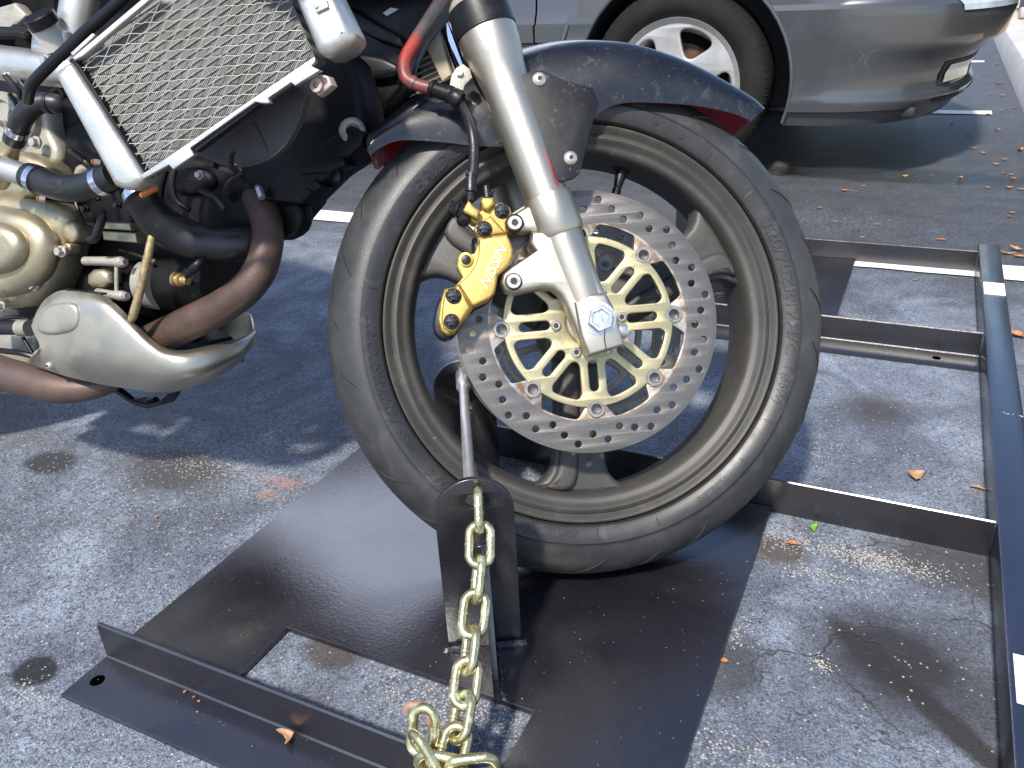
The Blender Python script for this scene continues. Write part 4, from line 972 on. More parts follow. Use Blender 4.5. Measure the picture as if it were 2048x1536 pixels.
bt("shroud_rim", [(x, y, .167, 2.2) for x, y in Z0([(1355, 945), (1400, 942), (1460, 928), (1530, 900), (1600, 847), (1650, 782), (1695, 692), (1722, 602), (1736, 540)])], SHROUD, radi, None, 8, 3)
bt("shroud_seam", [(x, y, .1655, .8) for x, y in Z0([(1440, 700), (1480, 760), (1525, 862)])], SOCKET, radi, None, 6, 2)

# --- frame and pipes, upper left
fr = bt("frame_tube", [(166, -60, .13, 36), (160, 0, .13, 36), (150, 60, .13, 36), (140, 120, .13, 36)], ALU, None, "bright frame downtube")
bt("frame_tube", [(-60, 112, .15, 34), (0, 125, .15, 34), (60, 133, .15, 34), (130, 142, .15, 33), (160, 146, .14, 30)], ALU, None, "bright frame cross tube")
part("frame_bolt", bolt(B, 92, 121, .176, 9, .006, 'hex'), ALU, fr)
part("frame_bolt", bolt(B, 12, 152, .176, 8, .004, 'dome'), [ALU, SOCKET], fr)
fn = bp("filler_neck", [(60, 62), (72, 56), (125, 48), (126, 100), (128, 112), (56, 108), (56, 80)], .16, .05, ALU, None, "bright filler housing", .008, 1)
pc = B.px(93, 62, .165); axc = (B.v * .75 + NB * .62 - B.h * .1).normalized()
part("neck_ring", lathe(pc, axc, [(-.02, .0165), (.010, .0165)], 28), mat("milky plastic", (.50, .47, .43), .5), fn)
part("filler_cap", lathe(B.px(86, 44, .172), axc, [(-.004, .0185), (.008, .0190), (.0095, .0180), (.0095, 0.0)], 32), BLACKPLASTIC, fn)
part("cap_lettering", text("OPEN", .0085, .0002, Matrix.Translation(B.px(70, 34, .184)) @ Matrix((B.h * .92 + B.v * .35, axc.cross(B.h * .92 + B.v * .35).normalized(), axc)).transposed().to_4x4()), STEEL, fn) if False else None
bt("bleed_hose", [(30, 57, .17, 8), (50, 58, .175, 5), (66, 55, .178, 4)], BLACKPLASTIC, fn, None, 12, 4)
bp("inner_panel", [(-20, 18), (28, 4), (52, 30), (20, 60), (-20, 72)], .12, .02, ALUDULL, None, None, .004)
bt("breather_hose", [(-40, 66, .14, 12), (10, 66, .14, 12), (48, 68, .14, 11), (60, 82, .13, 10)], BLACKPLASTIC, None, None, 14)
bt("control_cable", [(300, -60, .235, 11.5), (250, -8, .235, 11.5), (205, 34, .235, 11.5), (168, 66, .235, 11.5), (128, 104, .235, 11.5), (88, 142, .235, 11.5), (62, 172, .23, 11.5), (56, 200, .21, 11)], BLACKPLASTIC, None, "thick black sheath crossing the radiator corner")
bt("thin_hose", [(10, 150, .18, 6), (40, 190, .17, 6), (48, 230, .15, 6)], RUBBER)
bt("thin_hose", [(38, 160, .16, 5), (70, 196, .16, 5), (100, 190, .15, 5)], RUBBER)
# hoses
h1 = bt("coolant_hose", [(125, 208, .16, 17), (112, 207, .165, 19), (86, 205, .17, 20), (62, 216, .175, 21), (44, 238, .175, 21), (34, 262, .17, 21), (28, 282, .165, 21)], RUBBER, None, "upper coolant hose")
bt("hose_band", [(36, 256, .172, 22.5), (33, 266, .170, 22.5)], HOSEBAND, h1, None, 28, 0)
bt("hose_band", [(96, 206, .168, 21.5), (102, 206, .167, 21.5)], BLACKPLASTIC, h1, None, 28, 0)
pipe1 = bt("coolant_pipe", [(28, 282, .165, 18), (18, 305, .16, 20), (8, 335, .16, 24), (-10, 360, .16, 26)], CHAMP, None, "champagne elbow below the upper hose")
bt("coolant_pipe", [(-10, 330, .178, 23), (30, 344, .178, 23), (66, 356, .178, 23)], ALU, None, "bright stub into the lower hose")
h2 = bt("coolant_hose", [(56, 352, .178, 27), (66, 356, .178, 28), (88, 364, .178, 27.5), (120, 374, .180, 27.5), (155, 376, .183, 27.5), (185, 370, .186, 27), (214, 356, .19, 27), (226, 350, .19, 26)], RUBBER, None, "ribbed lower coolant hose")
for a_, b2 in (((68, 357), (78, 361)), ((200, 364), (211, 359))):
    bt("hose_band", [(a_[0], a_[1], .1795 if a_[0] < 100 else .189, 29.5), (b2[0], b2[1], .1795 if a_[0] < 100 else .1895, 29.5)], HOSEBAND, h2, None, 32, 0)
for x, y in ((190, 324), (80, 397)):
    bt("clamp_screw", [(x + 10, y + 2, .20, 6), (x - 2, y, .205, 6.5)], STEEL, h2, None, 14, 0)
    bt("screw_slot", [(x - 2.2, y, .205, 5.4), (x - 3.4, y, .205, 5.2)], RUSTSCREW, h2, None, 14, 0)
h3 = bt("coolant_hose", [(258, 366, .165, 26), (278, 386, .16, 31), (292, 412, .15, 34), (318, 444, .135, 37), (362, 472, .115, 38), (420, 488, .10, 36), (480, 488, .09, 34), (530, 476, .05, 32)], RUBBER, None, "thick black hose sweeping under the engine")
bt("hose_band", [(271, 378, .171, 30.5), (280, 391, .170, 33.5)], HOSEBAND, h3, None, 32, 0)
bt("hose_end", [(258, 364, .17, 27), (268, 377, .17, 30)], BLACKPLASTIC, h3, None, 28, 0)
bt("clamp_screw", [(283, 392, .205, 6), (305, 378, .203, 7.5), (315, 372, .20, 6)], RUSTSCREW, h3, None, 14, 0)

bp('sump_shade_block', [(70, 650), (200, 640), (300, 700), (330, 755), (200, 762), (80, 730)], .105, .17, DARKMETAL, None, None, .01)  # hidden block added to close sunlit gaps in the bike's ground shadow
# --- clutch cover and castings on the near side of the engine
Cc = B.px(-20, 500, .14); 
def cov(px_pts, w1, th, bev, m=CHAMP, nm="engine_cover", lb=None, sm=2, par=None): return bp(nm, px_pts, w1, th, m, par or eng, lb, bev, sm)
cov([(-60, 385), (20, 392), (88, 402), (126, 420), (130, 450), (118, 490), (104, 560), (80, 596), (40, 618), (-60, 618)], .125, .06, .016, lb="champagne clutch cover")
cov([(-60, 405), (10, 415), (62, 436), (88, 476), (84, 530), (56, 576), (0, 596), (-60, 600)], .150, .04, .020)
cov([(-60, 440), (0, 446), (32, 472), (36, 510), (10, 544), (-60, 556)], .168, .03, .016)
cov([(-60, 286), (-5, 300), (40, 300), (84, 322), (104, 352), (98, 380), (60, 400), (-60, 400)], .118, .05, .014)
cov([(-60, 180), (0, 188), (60, 182), (92, 200), (96, 262), (118, 300), (112, 340), (60, 332), (-60, 330)], .085, .04, .010, ALUDULL)
for cx_, cy_, rr2 in ((46, 240, 40), (10, 238, 52)):
    part("cover_ring", lathe(B.px(cx_, cy_, .09), NB, [(-.02, pr(rr2, B.px(cx_, cy_, .09))), (.004, pr(rr2, B.px(cx_, cy_, .09))), (.008, pr(rr2 * .9, B.px(cx_, cy_, .09))), (.008, pr(rr2 * .7, B.px(cx_, cy_, .09))), (.003, pr(rr2 * .62, B.px(cx_, cy_, .09)))], 40), ALUDULL, eng)
cov([(122, 448), (140, 440), (152, 452), (152, 480), (138, 488), (122, 480)], .12, .04, .006)
cov([(108, 502), (128, 484), (142, 490), (136, 508), (120, 516)], .125, .02, .003)
# block with two bars, boot and pick-up lead
cov([(206, 444), (258, 446), (262, 462), (204, 458)], .115, .02, .002, sm=0, nm="casting_rib")
cov([(204, 462), (270, 466), (274, 486), (206, 480)], .122, .02, .002, sm=0, nm="casting_rib")
bt("plug_boot", [(208, 420, .15, 3), (205, 436, .15, 8), (198, 456, .15, 8.5), (190, 476, .15, 8.5), (180, 480, .148, 8)], BLACKPLASTIC, eng, None, 14, 3)
# starter motor with clamp casting
def hcyl(x0, y0, x1, y1, w_, prof, m, nm, par=None, lb=None, seg=40):
    a, b = B.px(x0, y0, w_), B.px(x1, y1, w_); d = (b - a); L_ = d.length; d.normalize()
    return part(nm, lathe(a, d, [(f * L_, pr(r_, a)) for f, r_ in prof], seg), m, par, lb)
st = hcyl(180, 566, 440, 566, .06, [(0, 30), (.1, 40), (.4, 44), (.55, 50), (.58, 62), (.98, 62), (1, 54)], DARKMETAL, "starter_motor", None, "grimy starter motor")
hcyl(286, 568, 322, 568, .085, [(0, 30), (.3, 48), (.9, 51), (1, 47)], ALUDULL, "starter_end", st)
cov([(170, 540), (214, 536), (216, 576), (170, 578)], .118, .03, .008, sm=1)
bt("casting_rib", [(170, 522, .115, 9), (214, 522, .12, 9), (240, 524, .12, 11), (246, 524, .12, 10)], ALUDULL, eng, None, 14, 3)
bt("casting_rib", [(196, 585, .115, 9), (225, 590, .12, 9), (244, 592, .12, 11), (250, 592, .12, 10)], ALUDULL, eng, None, 14, 3)
bt("casting_rib", [(233, 530, .12, 4), (233, 584, .12, 4)], ALUDULL, eng, None, 10, 0)
for x, y in ((245, 524), (249, 592)): hcyl(x - 2, y, x + 6, y, .128, [(0, 8), (1, 8)], STEEL, "hex_bolt", eng, None, 6)
for x, y, r_ in ((72, 285, 9.5), (123, 503, 9), (69, 570, 9), (6, 247, 6.5), (3, 612, 8)):
    part("hex_bolt", bolt(B, x, y, .130 if y > 300 else .10, r_, .008, 'hex', 1.35), STEEL, eng)
hcyl(346, 558, 376, 562, .115, [(0, 10), (.12, 15), (.25, 15), (.3, 11), (.42, 11), (.46, 14), (.6, 14), (.64, 10), (1, 9)], mat("brass terminal", (.42, .30, .14), .4, .8, var=.3, vs=120), "terminal", st, None, 20)
bt("terminal_lead", [(372, 555, .118, 4), (384, 540, .12, 9), (396, 528, .12, 9), (412, 516, .11, 5), (440, 505, .09, 4)], BLACKPLASTIC, st, None, 12, 5)
bt("stay_rod", [(318, 400, .135, 7.5), (306, 465, .145, 8), (292, 530, .15, 8.5), (278, 590, .15, 8.5), (266, 632, .148, 8.5), (262, 640, .145, 5)], mat("pitted brass-brown rod", (.34, .26, .14), .55, .6, var=.4, vs=160, bump=.5, bs=600), None, "pitted brownish stay rod", 16)
bt("side_rod", [(462, 500, .02, 7), (455, 540, .02, 6), (448, 590, .02, 8), (446, 610, .02, 12)], DARKMETAL)
bt("lower_hose", [(-30, 655, .10, 15), (20, 655, .105, 15), (40, 656, .11, 15), (46, 656, .11, 15)], RUBBER, None, "braided hose behind the belly pan")
bt("hose_collar", [(40, 656, .11, 17), (60, 656, .11, 17)], ALUDULL)
bp("sump", [(-30, 600), (60, 616), (80, 640), (70, 700), (60, 730), (-30, 740)], .06, .06, ALUDULL, None, None, .006)
bt("thin_hose", [(46, 675, .10, 3.5), (58, 695, .10, 3.5), (68, 712, .10, 3.5)], BLACKPLASTIC)

# --- small clutter between the castings
rk = random.Random(21)
for pth, rr4 in (([(20, 190), (34, 214), (30, 250), (14, 276)], 5), ([(100, 186), (118, 176), (128, 190), (112, 204)], 5), ([(150, 400), (160, 430), (172, 452), (196, 462)], 4), ([(330, 340), (322, 372), (318, 402)], 8), ([(352, 330), (344, 366), (352, 400), (380, 420)], 6), ([(400, 380), (430, 396), (452, 420)], 7), ([(140, 300), (170, 322), (190, 350), (196, 400)], 6), ([(-10, 640), (30, 634), (60, 640)], 4), ([(-10, 700), (40, 706), (76, 716)], 6), ([(240, 500), (268, 508), (300, 520)], 4)):
    bt("cable", [(x, y, .10 + .01 * rk.random(), rr4) for x, y in pth], RUBBER if rk.random() < .6 else BLACKPLASTIC, eng, None, 10, 6)
for x, y, r_ in ((152, 360, 7), (172, 418, 6), (236, 410, 6), (268, 470, 6), (400, 350, 7), (430, 330, 6), (150, 500, 6), (176, 600, 7), (112, 440, 6), (96, 352, 7)):
    part("hex_bolt", bolt(B, x, y, .098, r_, .006, 'hex', 1.35), STEEL if r_ > 6 else BLACKSTEEL, eng)
cov([(330, 350), (372, 330), (420, 340), (430, 372), (390, 392), (346, 388)], .07, .03, .008, DARKMETAL, "casting_boss")
cov([(446, 372), (470, 352), (500, 356), (500, 384), (466, 398)], .055, .03, .006, CHAMP, "casting_boss")
cov([(140, 330), (176, 326), (186, 392), (150, 398)], .085, .03, .006, ALUDULL, "casting_boss")
# --- exhaust
ex = bt("exhaust_pipe", [(500, 372, .03, 27), (510, 392, .04, 30), (524, 415, .055, 31), (534, 450, .07, 31.5), (534, 490, .082, 32), (520, 540, .092, 32.5), (490, 580, .098, 33), (446, 612, .10, 33.5), (400, 636, .10, 34), (350, 660, .098, 34), (300, 684, .094, 33), (240, 712, .08, 30)], RUST, None, "front exhaust header curving down, heat browned", 28, 8)
pe0, pe1 = B.px(486, 378, .035), B.px(497, 396, .045); de = (pe1 - pe0).normalized()
part("exhaust_flange", lathe(pe0, de, [(-.012, .026), (-.002, .026), (0, .0245), (.004, .0245), (.0045, .028), (.0095, .028), (.010, .021)], 36), RUST, ex)
part("flange_plate", pxplate(B, [(458, 408), (452, 392), (470, 372), (500, 360), (528, 362), (536, 378), (520, 388), (490, 392), (474, 410)], .06, .012, .003), DARKMETAL, ex)
bt("flange_nut", [(516, 375, .072, 7.5), (518, 378, .078, 7.5), (524, 396, .082, 7.5)], ZINC, ex, None, 6, 0)
part("exhaust_port", pxtube(B, [(455, 350, .02, 36), (474, 372, .035, 33)], 28, 0), CHAMP, eng)
bt("exhaust_pipe", [(-60, 722, .10, 33), (0, 745, .10, 34), (60, 762, .10, 34), (110, 774, .10, 33), (160, 778, .095, 27), (205, 772, .085, 21), (230, 764, .075, 16)], RUST, None, "rear exhaust pipe, browned with an orange heat mark", 28)
# --- belly pan: outer skin wraps round the nose to the far side
top_ = [(62, 652), (75, 620), (96, 594), (130, 580), (200, 588), (236, 612), (272, 648), (306, 680), (335, 697), (372, 700), (428, 688), (478, 676), (508, 662)]
bot_ = [(56, 728), (62, 728), (90, 738), (130, 752), (180, 764), (218, 772), (262, 778), (300, 784), (335, 783), (385, 774), (440, 752), (488, 716), (512, 664)]
rows = []; ws = [.150, .152, .154, .156, .156, .155, .152, .146, .138, .124, .095, .055, .012]
mids = [(80, 696), (84, 684), (110, 680), (150, 690), (200, 695), (236, 705), (268, 715), (302, 730), (335, 740), (382, 738), (438, 722), (488, 698), (513, 664)]
for t_, m_, b2, w_ in zip(top_, mids, bot_, ws):
    rows.append([B.px(t_[0], t_[1], w_ - .012), B.px(t_[0] * .75 + m_[0] * .25, t_[1] * .75 + m_[1] * .25, w_ + .002), B.px(m_[0], m_[1], w_ + .004), B.px(b2[0] * .6 + m_[0] * .4, b2[1] * .6 + m_[1] * .4, w_ - .004), B.px(b2[0], b2[1], w_ - .03)])
pan = part("belly_pan", loft(rows, 5, 5, .0022, inward=B.px(250, 690, 0)), PAN, None, "satin silver belly pan with rounded nose", 50)
# far side of the pan, inside face visible past the pipe
far_ = []
for (x1_, y1_), (x2_, y2_), w_ in zip([(509, 663), (506, 640), (498, 626), (470, 628), (420, 640), (360, 655), (300, 670)], [(513, 666), (508, 690), (486, 712), (440, 735), (390, 748), (340, 758), (300, 765)], (.012, -.03, -.06, -.085, -.095, -.10, -.10)):
    far_.append([B.px(x1_, y1_, w_), B.px((x1_ + x2_) / 2 + 2, (y1_ + y2_) / 2, w_ + .003), B.px(x2_, y2_, min(w_ + .02, .01))])
part("pan_far_side", loft(far_, 4, 4, .0022, inward=B.px(400, 700, 0)), PAN, pan, None, 50)
part("pan_bolt", bolt(B, 100, 731, .138, 9, .005, 'dome'), [STEEL, SOCKET], pan)
bp("pan_blister", [(70, 648), (80, 622), (104, 606), (150, 604), (158, 640), (150, 664), (110, 672), (72, 668)], .163, .012, PAN, pan, "raised blister at the rear of the pan", .0058, 2)
bp("pan_lip", [(128, 577), (202, 586), (203, 590), (129, 581)], .146, .01, BLACKPLASTIC, pan, None, .001)
# --- side stand foot
bt("side_stand", [(215, 765, .02, 9), (245, 786, .02, 8), (268, 802, .02, 7), (290, 806, .03, 7), (312, 800, .04, 7)], BLACKSTEEL, None, "black side stand")
bp("stand_foot", [(262, 800), (292, 808), (318, 802), (334, 788), (330, 796), (320, 810), (292, 818), (268, 812)], .05, .03, BLACKSTEEL, None, None, .002)

# --- upper parts above the photograph's top edge: they throw the shadow on the asphalt
def bodypts(L_): return [B.P(*p) for p in L_]
def shell(name, stations, m, label=None):
    """stations: (u, list of (v, w) half outline, mirrored) -> closed smooth hull"""
    rows = []
    for u, hs in stations:
        ring = [(v, w_) for v, w_ in hs] + [(v, -w_) for v, w_ in hs[::-1][1:-1 if hs[0][1] == 0 else None]]
        rows.append([B.P(u, v, w_) for v, w_ in ring])
    cols = []
    n = len(rows[0]); rr_ = [cr([tuple(p) for p in r], 4, True) for r in rows]
    cc = list(zip(*rr_)); cc = [cr([tuple(p) for p in c], 5) for c in cc]
    nu, nv = len(cc), len(cc[0]); vs = [V(p) for c in cc for p in c]
    fs = [(i * nv + j, ((i + 1) % nu) * nv + j, ((i + 1) % nu) * nv + j + 1, i * nv + j + 1) for i in range(nu) for j in range(nv - 1)]
    fs += [tuple(i * nv for i in range(nu)), tuple(i * nv + nv - 1 for i in range(nu))[::-1]]
    bm = bmesh.new(); bm.from_mesh(mesh(vs, fs)); return part(name, bm2me(bm), m, None, label, 60)
PAINT = mat("dark blue bodywork paint", (.010, .013, .035), .25, 0, var=.1, coat=1, bump=0)
shell("fuel_tank", [(-.62, [(.36, .0), (.33, .10), (.20, .14), (.12, .0)]), (-.45, [(.44, .0), (.40, .13), (.22, .17), (.12, .0)]), (-.22, [(.47, .0), (.42, .15), (.24, .18), (.12, .0)]), (-.05, [(.42, .0), (.38, .11), (.24, .12), (.14, .0)])], PAINT)
for sg in (1, -1):  # unseen cowl panels added to shade the cylinder head below
    cw = []
    for fx in range(6):
        col_ = []
        for fy in range(5):
            p = B.px(430 + fx * 52, -52 - fy * 62 - (5 - fx) * 6, .262 - .010 * fy - .004 * (fx - 2) ** 2)
            q = p - B.o; wv = q.dot(B.n); col_.append(p if sg > 0 else p - B.n * 2 * wv)
        cw.append(col_)
    part("added_shade_cowl", loft(cw, 4, 4, .003, inward=B.o), PAINT)
shell("seat", [(-1.15, [(.46, .0), (.44, .10), (.38, .11), (.34, .0)]), (-.9, [(.36, .0), (.35, .12), (.26, .13), (.22, .0)]), (-.62, [(.30, .0), (.29, .10), (.2, .12), (.15, .0)])], BLACKPLASTIC)
shell("tail_section", [(-1.35, [(.46, .0), (.45, .05), (.40, .06), (.38, .0)]), (-1.1, [(.36, .0), (.35, .12), (.22, .12), (.18, .0)]), (-.7, [(.16, .0), (.14, .10), (.05, .10), (.02, .0)])], PAINT)
RWC = B.P(-1.05, -.24, 0)
rw = part("rear_wheel", lathe(RWC, NB, [(-.06, .20), (-.07, .215), (-.05, .19), (0, .185), (.05, .19), (.07, .215), (.06, .20)], 64, caps=False), WHEEL)
part("tyre", lathe(RWC, NB, [(-.07, .215), (-.088, .25), (-.07, .285), (-.035, .302), (0, .306), (.035, .302), (.07, .285), (.088, .25), (.07, .215)], 72, caps=False), TYRE, rw)
for k in range(3):
    part("wheel_spoke", plate(Matrix.Translation(RWC) @ Matrix((B.h, B.v, B.n)).transposed().to_4x4() @ Matrix.Rotation(R(120 * k + 20), 4, 'Z'), [(.02, -.03), (.19, -.04), (.19, .04), (.02, .03)], -.02, .02, .006), WHEEL, rw)
part("swingarm", tube([tuple(B.P(-.62, -.20, .05)) + (.03,), tuple(B.P(-1.05, -.24, .12)) + (.026,)], 16, 2), ALUDULL)
part("muffler", tube([tuple(B.P(-.80, -.20, .12)) + (.03,), tuple(B.P(-.95, -.12, .18)) + (.055,), tuple(B.P(-1.35, .04, .21)) + (.058,)], 24, 5), ALU)
part("handlebar", tube([tuple(B.P(-.05, .50, -.30)) + (.012,), tuple(B.P(.0, .47, -.12)) + (.012,), tuple(B.P(.02, .47, .08)) + (.012,), tuple(B.P(-.05, .50, .30)) + (.012,)], 12, 6), BLACKSTEEL)
part("triple_clamp", box(Matrix.Translation(ax0 + FD * .70 - NW * WF) @ Matrix((W.h, NW.cross(W.h) * -1, NW)).transposed().to_4x4(), (-.03, -.025, -.13), (.05, .025, .13), .008), ALUDULL)

# ================================================================== PARKED CAR
car = thing("parked_car", "dark grey metallic sedan with dusty alloy wheel parked behind the motorcycle", "car", (-.8, 3.85, 0))
CY = 3.85
def front(z):
    T = [(.17, .02, .90), (.20, .06, .91), (.232, .085, .918), (.236, .09, .93), (.262, .115, .93), (.27, .115, .93), (.292, .098, .926), (.33, .10, .925), (.38, .125, .926), (.43, .195, .928), (.47, .205, .93), (.51, .215, .930), (.54, .205, .930), (.556, .17, .916), (.60, .10, .912), (.66, .0, .905), (.72, -.12, .89), (.76, -.28, .88)]
    for a, b in zip(T, T[1:]):
        if a[0] <= z <= b[0]: f = (z - a[0]) / (b[0] - a[0]); return a[1] + (b[1] - a[1]) * f, a[2] + (b[2] - a[2]) * f
    return T[-1][1:]
def planpt(z, t):
    """t 0..1 from the side behind to the centre line of the nose"""
    xf, hw = front(z); xc = -.42; a = t * math.pi / 2; e = .62
    return xc + (xf - xc) * (math.sin(a) ** .78), hw * (math.cos(a) ** e if math.cos(a) > 1e-6 else 0)
AX, AZ, AR = -.79, .316, .368
levels = [.192, .205, .22, .2325, .2375, .25, .262, .27, .281, .292, .31, .33, .35, .37, .39, .41, .43, .45, .47, .49, .51, .525, .54, .548, .556, .568, .58, .60, .62, .64, .66, .68]
def fpart(sgn):
    rows = []
    for z in levels:
        q = AR * AR - (z - AZ) ** 2; xs = AX + (math.sqrt(q) if q > 0 else 0)
        if xs > -.42: xs = xs
        row = []; n = 22
        for i in range(n + 1):
            t = i / n; x, h = planpt(z, t); row.append((x, h))
        row = [(xs, front(z)[1])] + [(xs + (-.42 - xs) * .5, front(z)[1])] * (1 if xs < -.46 else 0) + ([(-.44, front(z)[1])] if xs < -.46 else []) + row[1:]
        # resample to fixed count by arclength
        L_ = [0]
        for a, b in zip(row, row[1:]): L_.append(L_[-1] + math.dist(a, b))
        out = []; m = 34
        for j in range(m + 1):
            s_ = L_[-1] * j / m
            for k in range(len(row) - 1):
                if L_[k + 1] >= s_ - 1e-9:
                    f = (s_ - L_[k]) / max(1e-9, L_[k + 1] - L_[k]); out.append((row[k][0] + (row[k + 1][0] - row[k][0]) * f, CY - sgn * (row[k][1] + (row[k + 1][1] - row[k][1]) * f), z)); break
        rows.append(out)
    vs = [V(p) for r in rows for p in r]; nv = len(rows[0])
    fs = [(i * nv + j, i * nv + j + 1, (i + 1) * nv + j + 1, (i + 1) * nv + j) for i in range(len(rows) - 1) for j in range(nv - 1)]
    if sgn < 0: fs = [f[::-1] for f in fs]
    return mesh(vs, fs)
bmf = bmesh.new()
for sgn in (1, -1): bmf.from_mesh(fpart(sgn))
bmesh.ops.remove_doubles(bmf, verts=bmf.verts, dist=.0008)
fme = bm2me(bmf)
part_c = lambda nm, me_, m, par=None, lb=None, ang=35: obj(nm, me_, m, par or car, lb, ang)
part_c("front_bumper", fme, CARPAINT, None, "front bumper and wing")
# side body behind and above the arch (both sides), with arch cut out
def side_rows(x0, x1, zl, n=18):
    return [[(x0 + (x1 - x0) * i / n, z) for i in range(n + 1)] for z in zl]
def sideprofile(z):   # half width as function of height
    T = [(.19, .905), (.235, .918), (.24, .928), (.40, .930), (.455, .932), (.462, .944), (.515, .944), (.522, .932), (.54, .930), (.556, .917), (.60, .912), (.70, .897), (.78, .88), (.90, .85)]
    for a, b in zip(T, T[1:]):
        if a[0] <= z <= b[0]: f = (z - a[0]) / (b[0] - a[0]); return a[1] + (b[1] - a[1]) * f
    return T[-1][1]
def sidepanel(xa, xb, zs, sgn, arch=True, mould=None):
    vs, fs = [], []; n = 36
    for z in zs:
        q = AR * AR - (z - AZ) ** 2; xe = (AX - math.sqrt(q)) if (arch and q > 0) else None
        b = min(xb, xe) if xe is not None else xb
        for i in range(n + 1):
            x = xa + (b - xa) * i / n; hw = sideprofile(z)
            if .456 < z < .52 and mould is not None and x > mould: hw = .931
            vs.append((x, CY - sgn * hw, z))
    for k in range(len(zs) - 1):
        for i in range(n): a = k * (n + 1) + i; fs.append((a, a + 1, a + n + 2, a + n + 1) if sgn > 0 else (a, a + n + 1, a + n + 2, a + 1))
    return mesh(vs, fs)
ZS = [.19, .235, .24, .32, .40, .455, .462, .515, .522, .56, .60, .64, .68]
for sgn in (1, -1):
    part_c("front_wing", sidepanel(-1.311, AX, ZS, sgn, True, -1.20), CARPAINT)
    part_c("door", sidepanel(-2.45, -1.318, ZS + [.74, .80, .86, .90], sgn, False), CARPAINT)
    part_c("rear_panel", sidepanel(-4.35, -2.456, ZS + [.74, .80, .86, .90], sgn, False), CARPAINT)
    # upper wing above the arch
    vs, fs = [], []; zz = [.684, .72, .76, .80]
    for z in [.66] + zz:
        for i in range(31):
            x = -1.311 + (-.12 + 1.311) * i / 30; 
            xf, hw = front(min(z, .76)); hw2 = sideprofile(z) - max(0, (x + .55)) ** 2 * .35
            vs.append((x, CY - sgn * hw2, z - max(0, x + .9) ** 2 * .10))
    for k in range(4):
        for i in range(30): a = k * 31 + i; fs.append((a, a + 1, a + 32, a + 31) if sgn > 0 else (a, a + 31, a + 32, a + 1))
    # strip between arch top and the crease
    n0 = len(vs)
    for i in range(31):
        x = -1.155 + (.365) * i / 30; q = AR * AR - (x - AX) ** 2; za = AZ + math.sqrt(max(0, q)); vs += [(x, CY - sgn * .929, za), (x, CY - sgn * .921, max(za, .664) - max(0, x + .9) ** 2 * .10)]
    for i in range(30): a = n0 + 2 * i; fs.append((a, a + 2, a + 3, a + 1) if sgn > 0 else (a, a + 1, a + 3, a + 2))
    part_c("upper_wing", mesh(vs, fs), CARPAINT)
    # arch lip and dark liner
    arc = [(AX + AR * math.cos(t), AZ + AR * math.sin(t)) for t in [math.pi * (-.10 + 1.20 * i / 30) for i in range(31)]]
    part_c("arch_lip", tube([(x, CY - sgn * .926, z, .006) for x, z in arc], 8, 0), CARPAINT)
    vs = []; fs = []
    for x, z in arc: vs += [(x, CY - sgn * .924, z), (x, CY - sgn * .66, z)]
    fs = [(2 * i, 2 * i + 1, 2 * i + 3, 2 * i + 2) for i in range(30)]
    vs += [(AX, CY - sgn * .66, AZ)]; c_ = len(vs) - 1
    fs += [(2 * i + 1, 2 * i + 3, c_) for i in range(30)]
    part_c("arch_liner", mesh(vs, fs), CARTRIM)
# hood, cabin, underside
vs = []; fs = []; nx, ny = 16, 16
for i in range(nx + 1):
    x = -1.31 + (1.20) * i / nx
    for j in range(ny + 1):
        f = -1 + 2 * j / ny; hw = .875 - max(0, x + .55) ** 2 * .35
        z = .80 - max(0, x + .9) ** 2 * .13 + .07 * (1 - f * f) * (1 - .4 * i / nx) + .06 * (1 - i / nx); vs.append((x, CY + f * hw, z))
for i in range(nx):
    for j in range(ny): a = i * (ny + 1) + j; fs.append((a, a + ny + 1, a + ny + 2, a + 1))
part_c("bonnet", mesh(vs, fs), CARPAINT)
cab = [[(-1.30, .93), (-1.30, .93)], ]
def cabin(zlo, zhi, xs_, m, nm):
    (xa0, xa1), (xb0, xb1) = xs_; vs = []
    for z, x0, x1, hw in ((zlo, xa0, xa1, .84), (zhi, xb0, xb1, .62)): vs += [(x0, CY - hw, z), (x1, CY - hw, z), (x1, CY + hw, z), (x0, CY + hw, z)]
    bm = bmesh.new(); bm.from_mesh(mesh(vs, [(0, 1, 5, 4), (1, 2, 6, 5), (2, 3, 7, 6), (3, 0, 4, 7), (4, 5, 6, 7), (3, 2, 1, 0)])); bmesh.ops.bevel(bm, geom=bm.edges[:], offset=.05, segments=4, affect='EDGES'); return part_c(nm, bm2me(bm), m)
cabin(.88, 1.36, ((-3.9, -1.28), (-3.35, -2.0)), WINDOW, "window_glass"); cabin(1.345, 1.41, ((-3.5, -1.98), (-3.3, -2.1)), CARPAINT, "roof")
part_c("boot_lid", box(I4, (-4.35, CY - .85, .60), (-3.6, CY + .85, .93), .06), CARPAINT)
part_c("underbody", box(I4, (-4.2, CY - .60, .20), (-.25, CY + .60, .40), .03), CARTRIM)
part_c("engine_tray", box(I4, (-.45, CY - .80, .205), (-.05, CY + .80, .24), .01), CARTRIM)
for sgn in (1, -1): part_c("sill", box(I4, (-3.2, CY - sgn * .90 - .01, .17), (-1.24, CY - sgn * .90 + .01, .24), .004), CARTRIM)
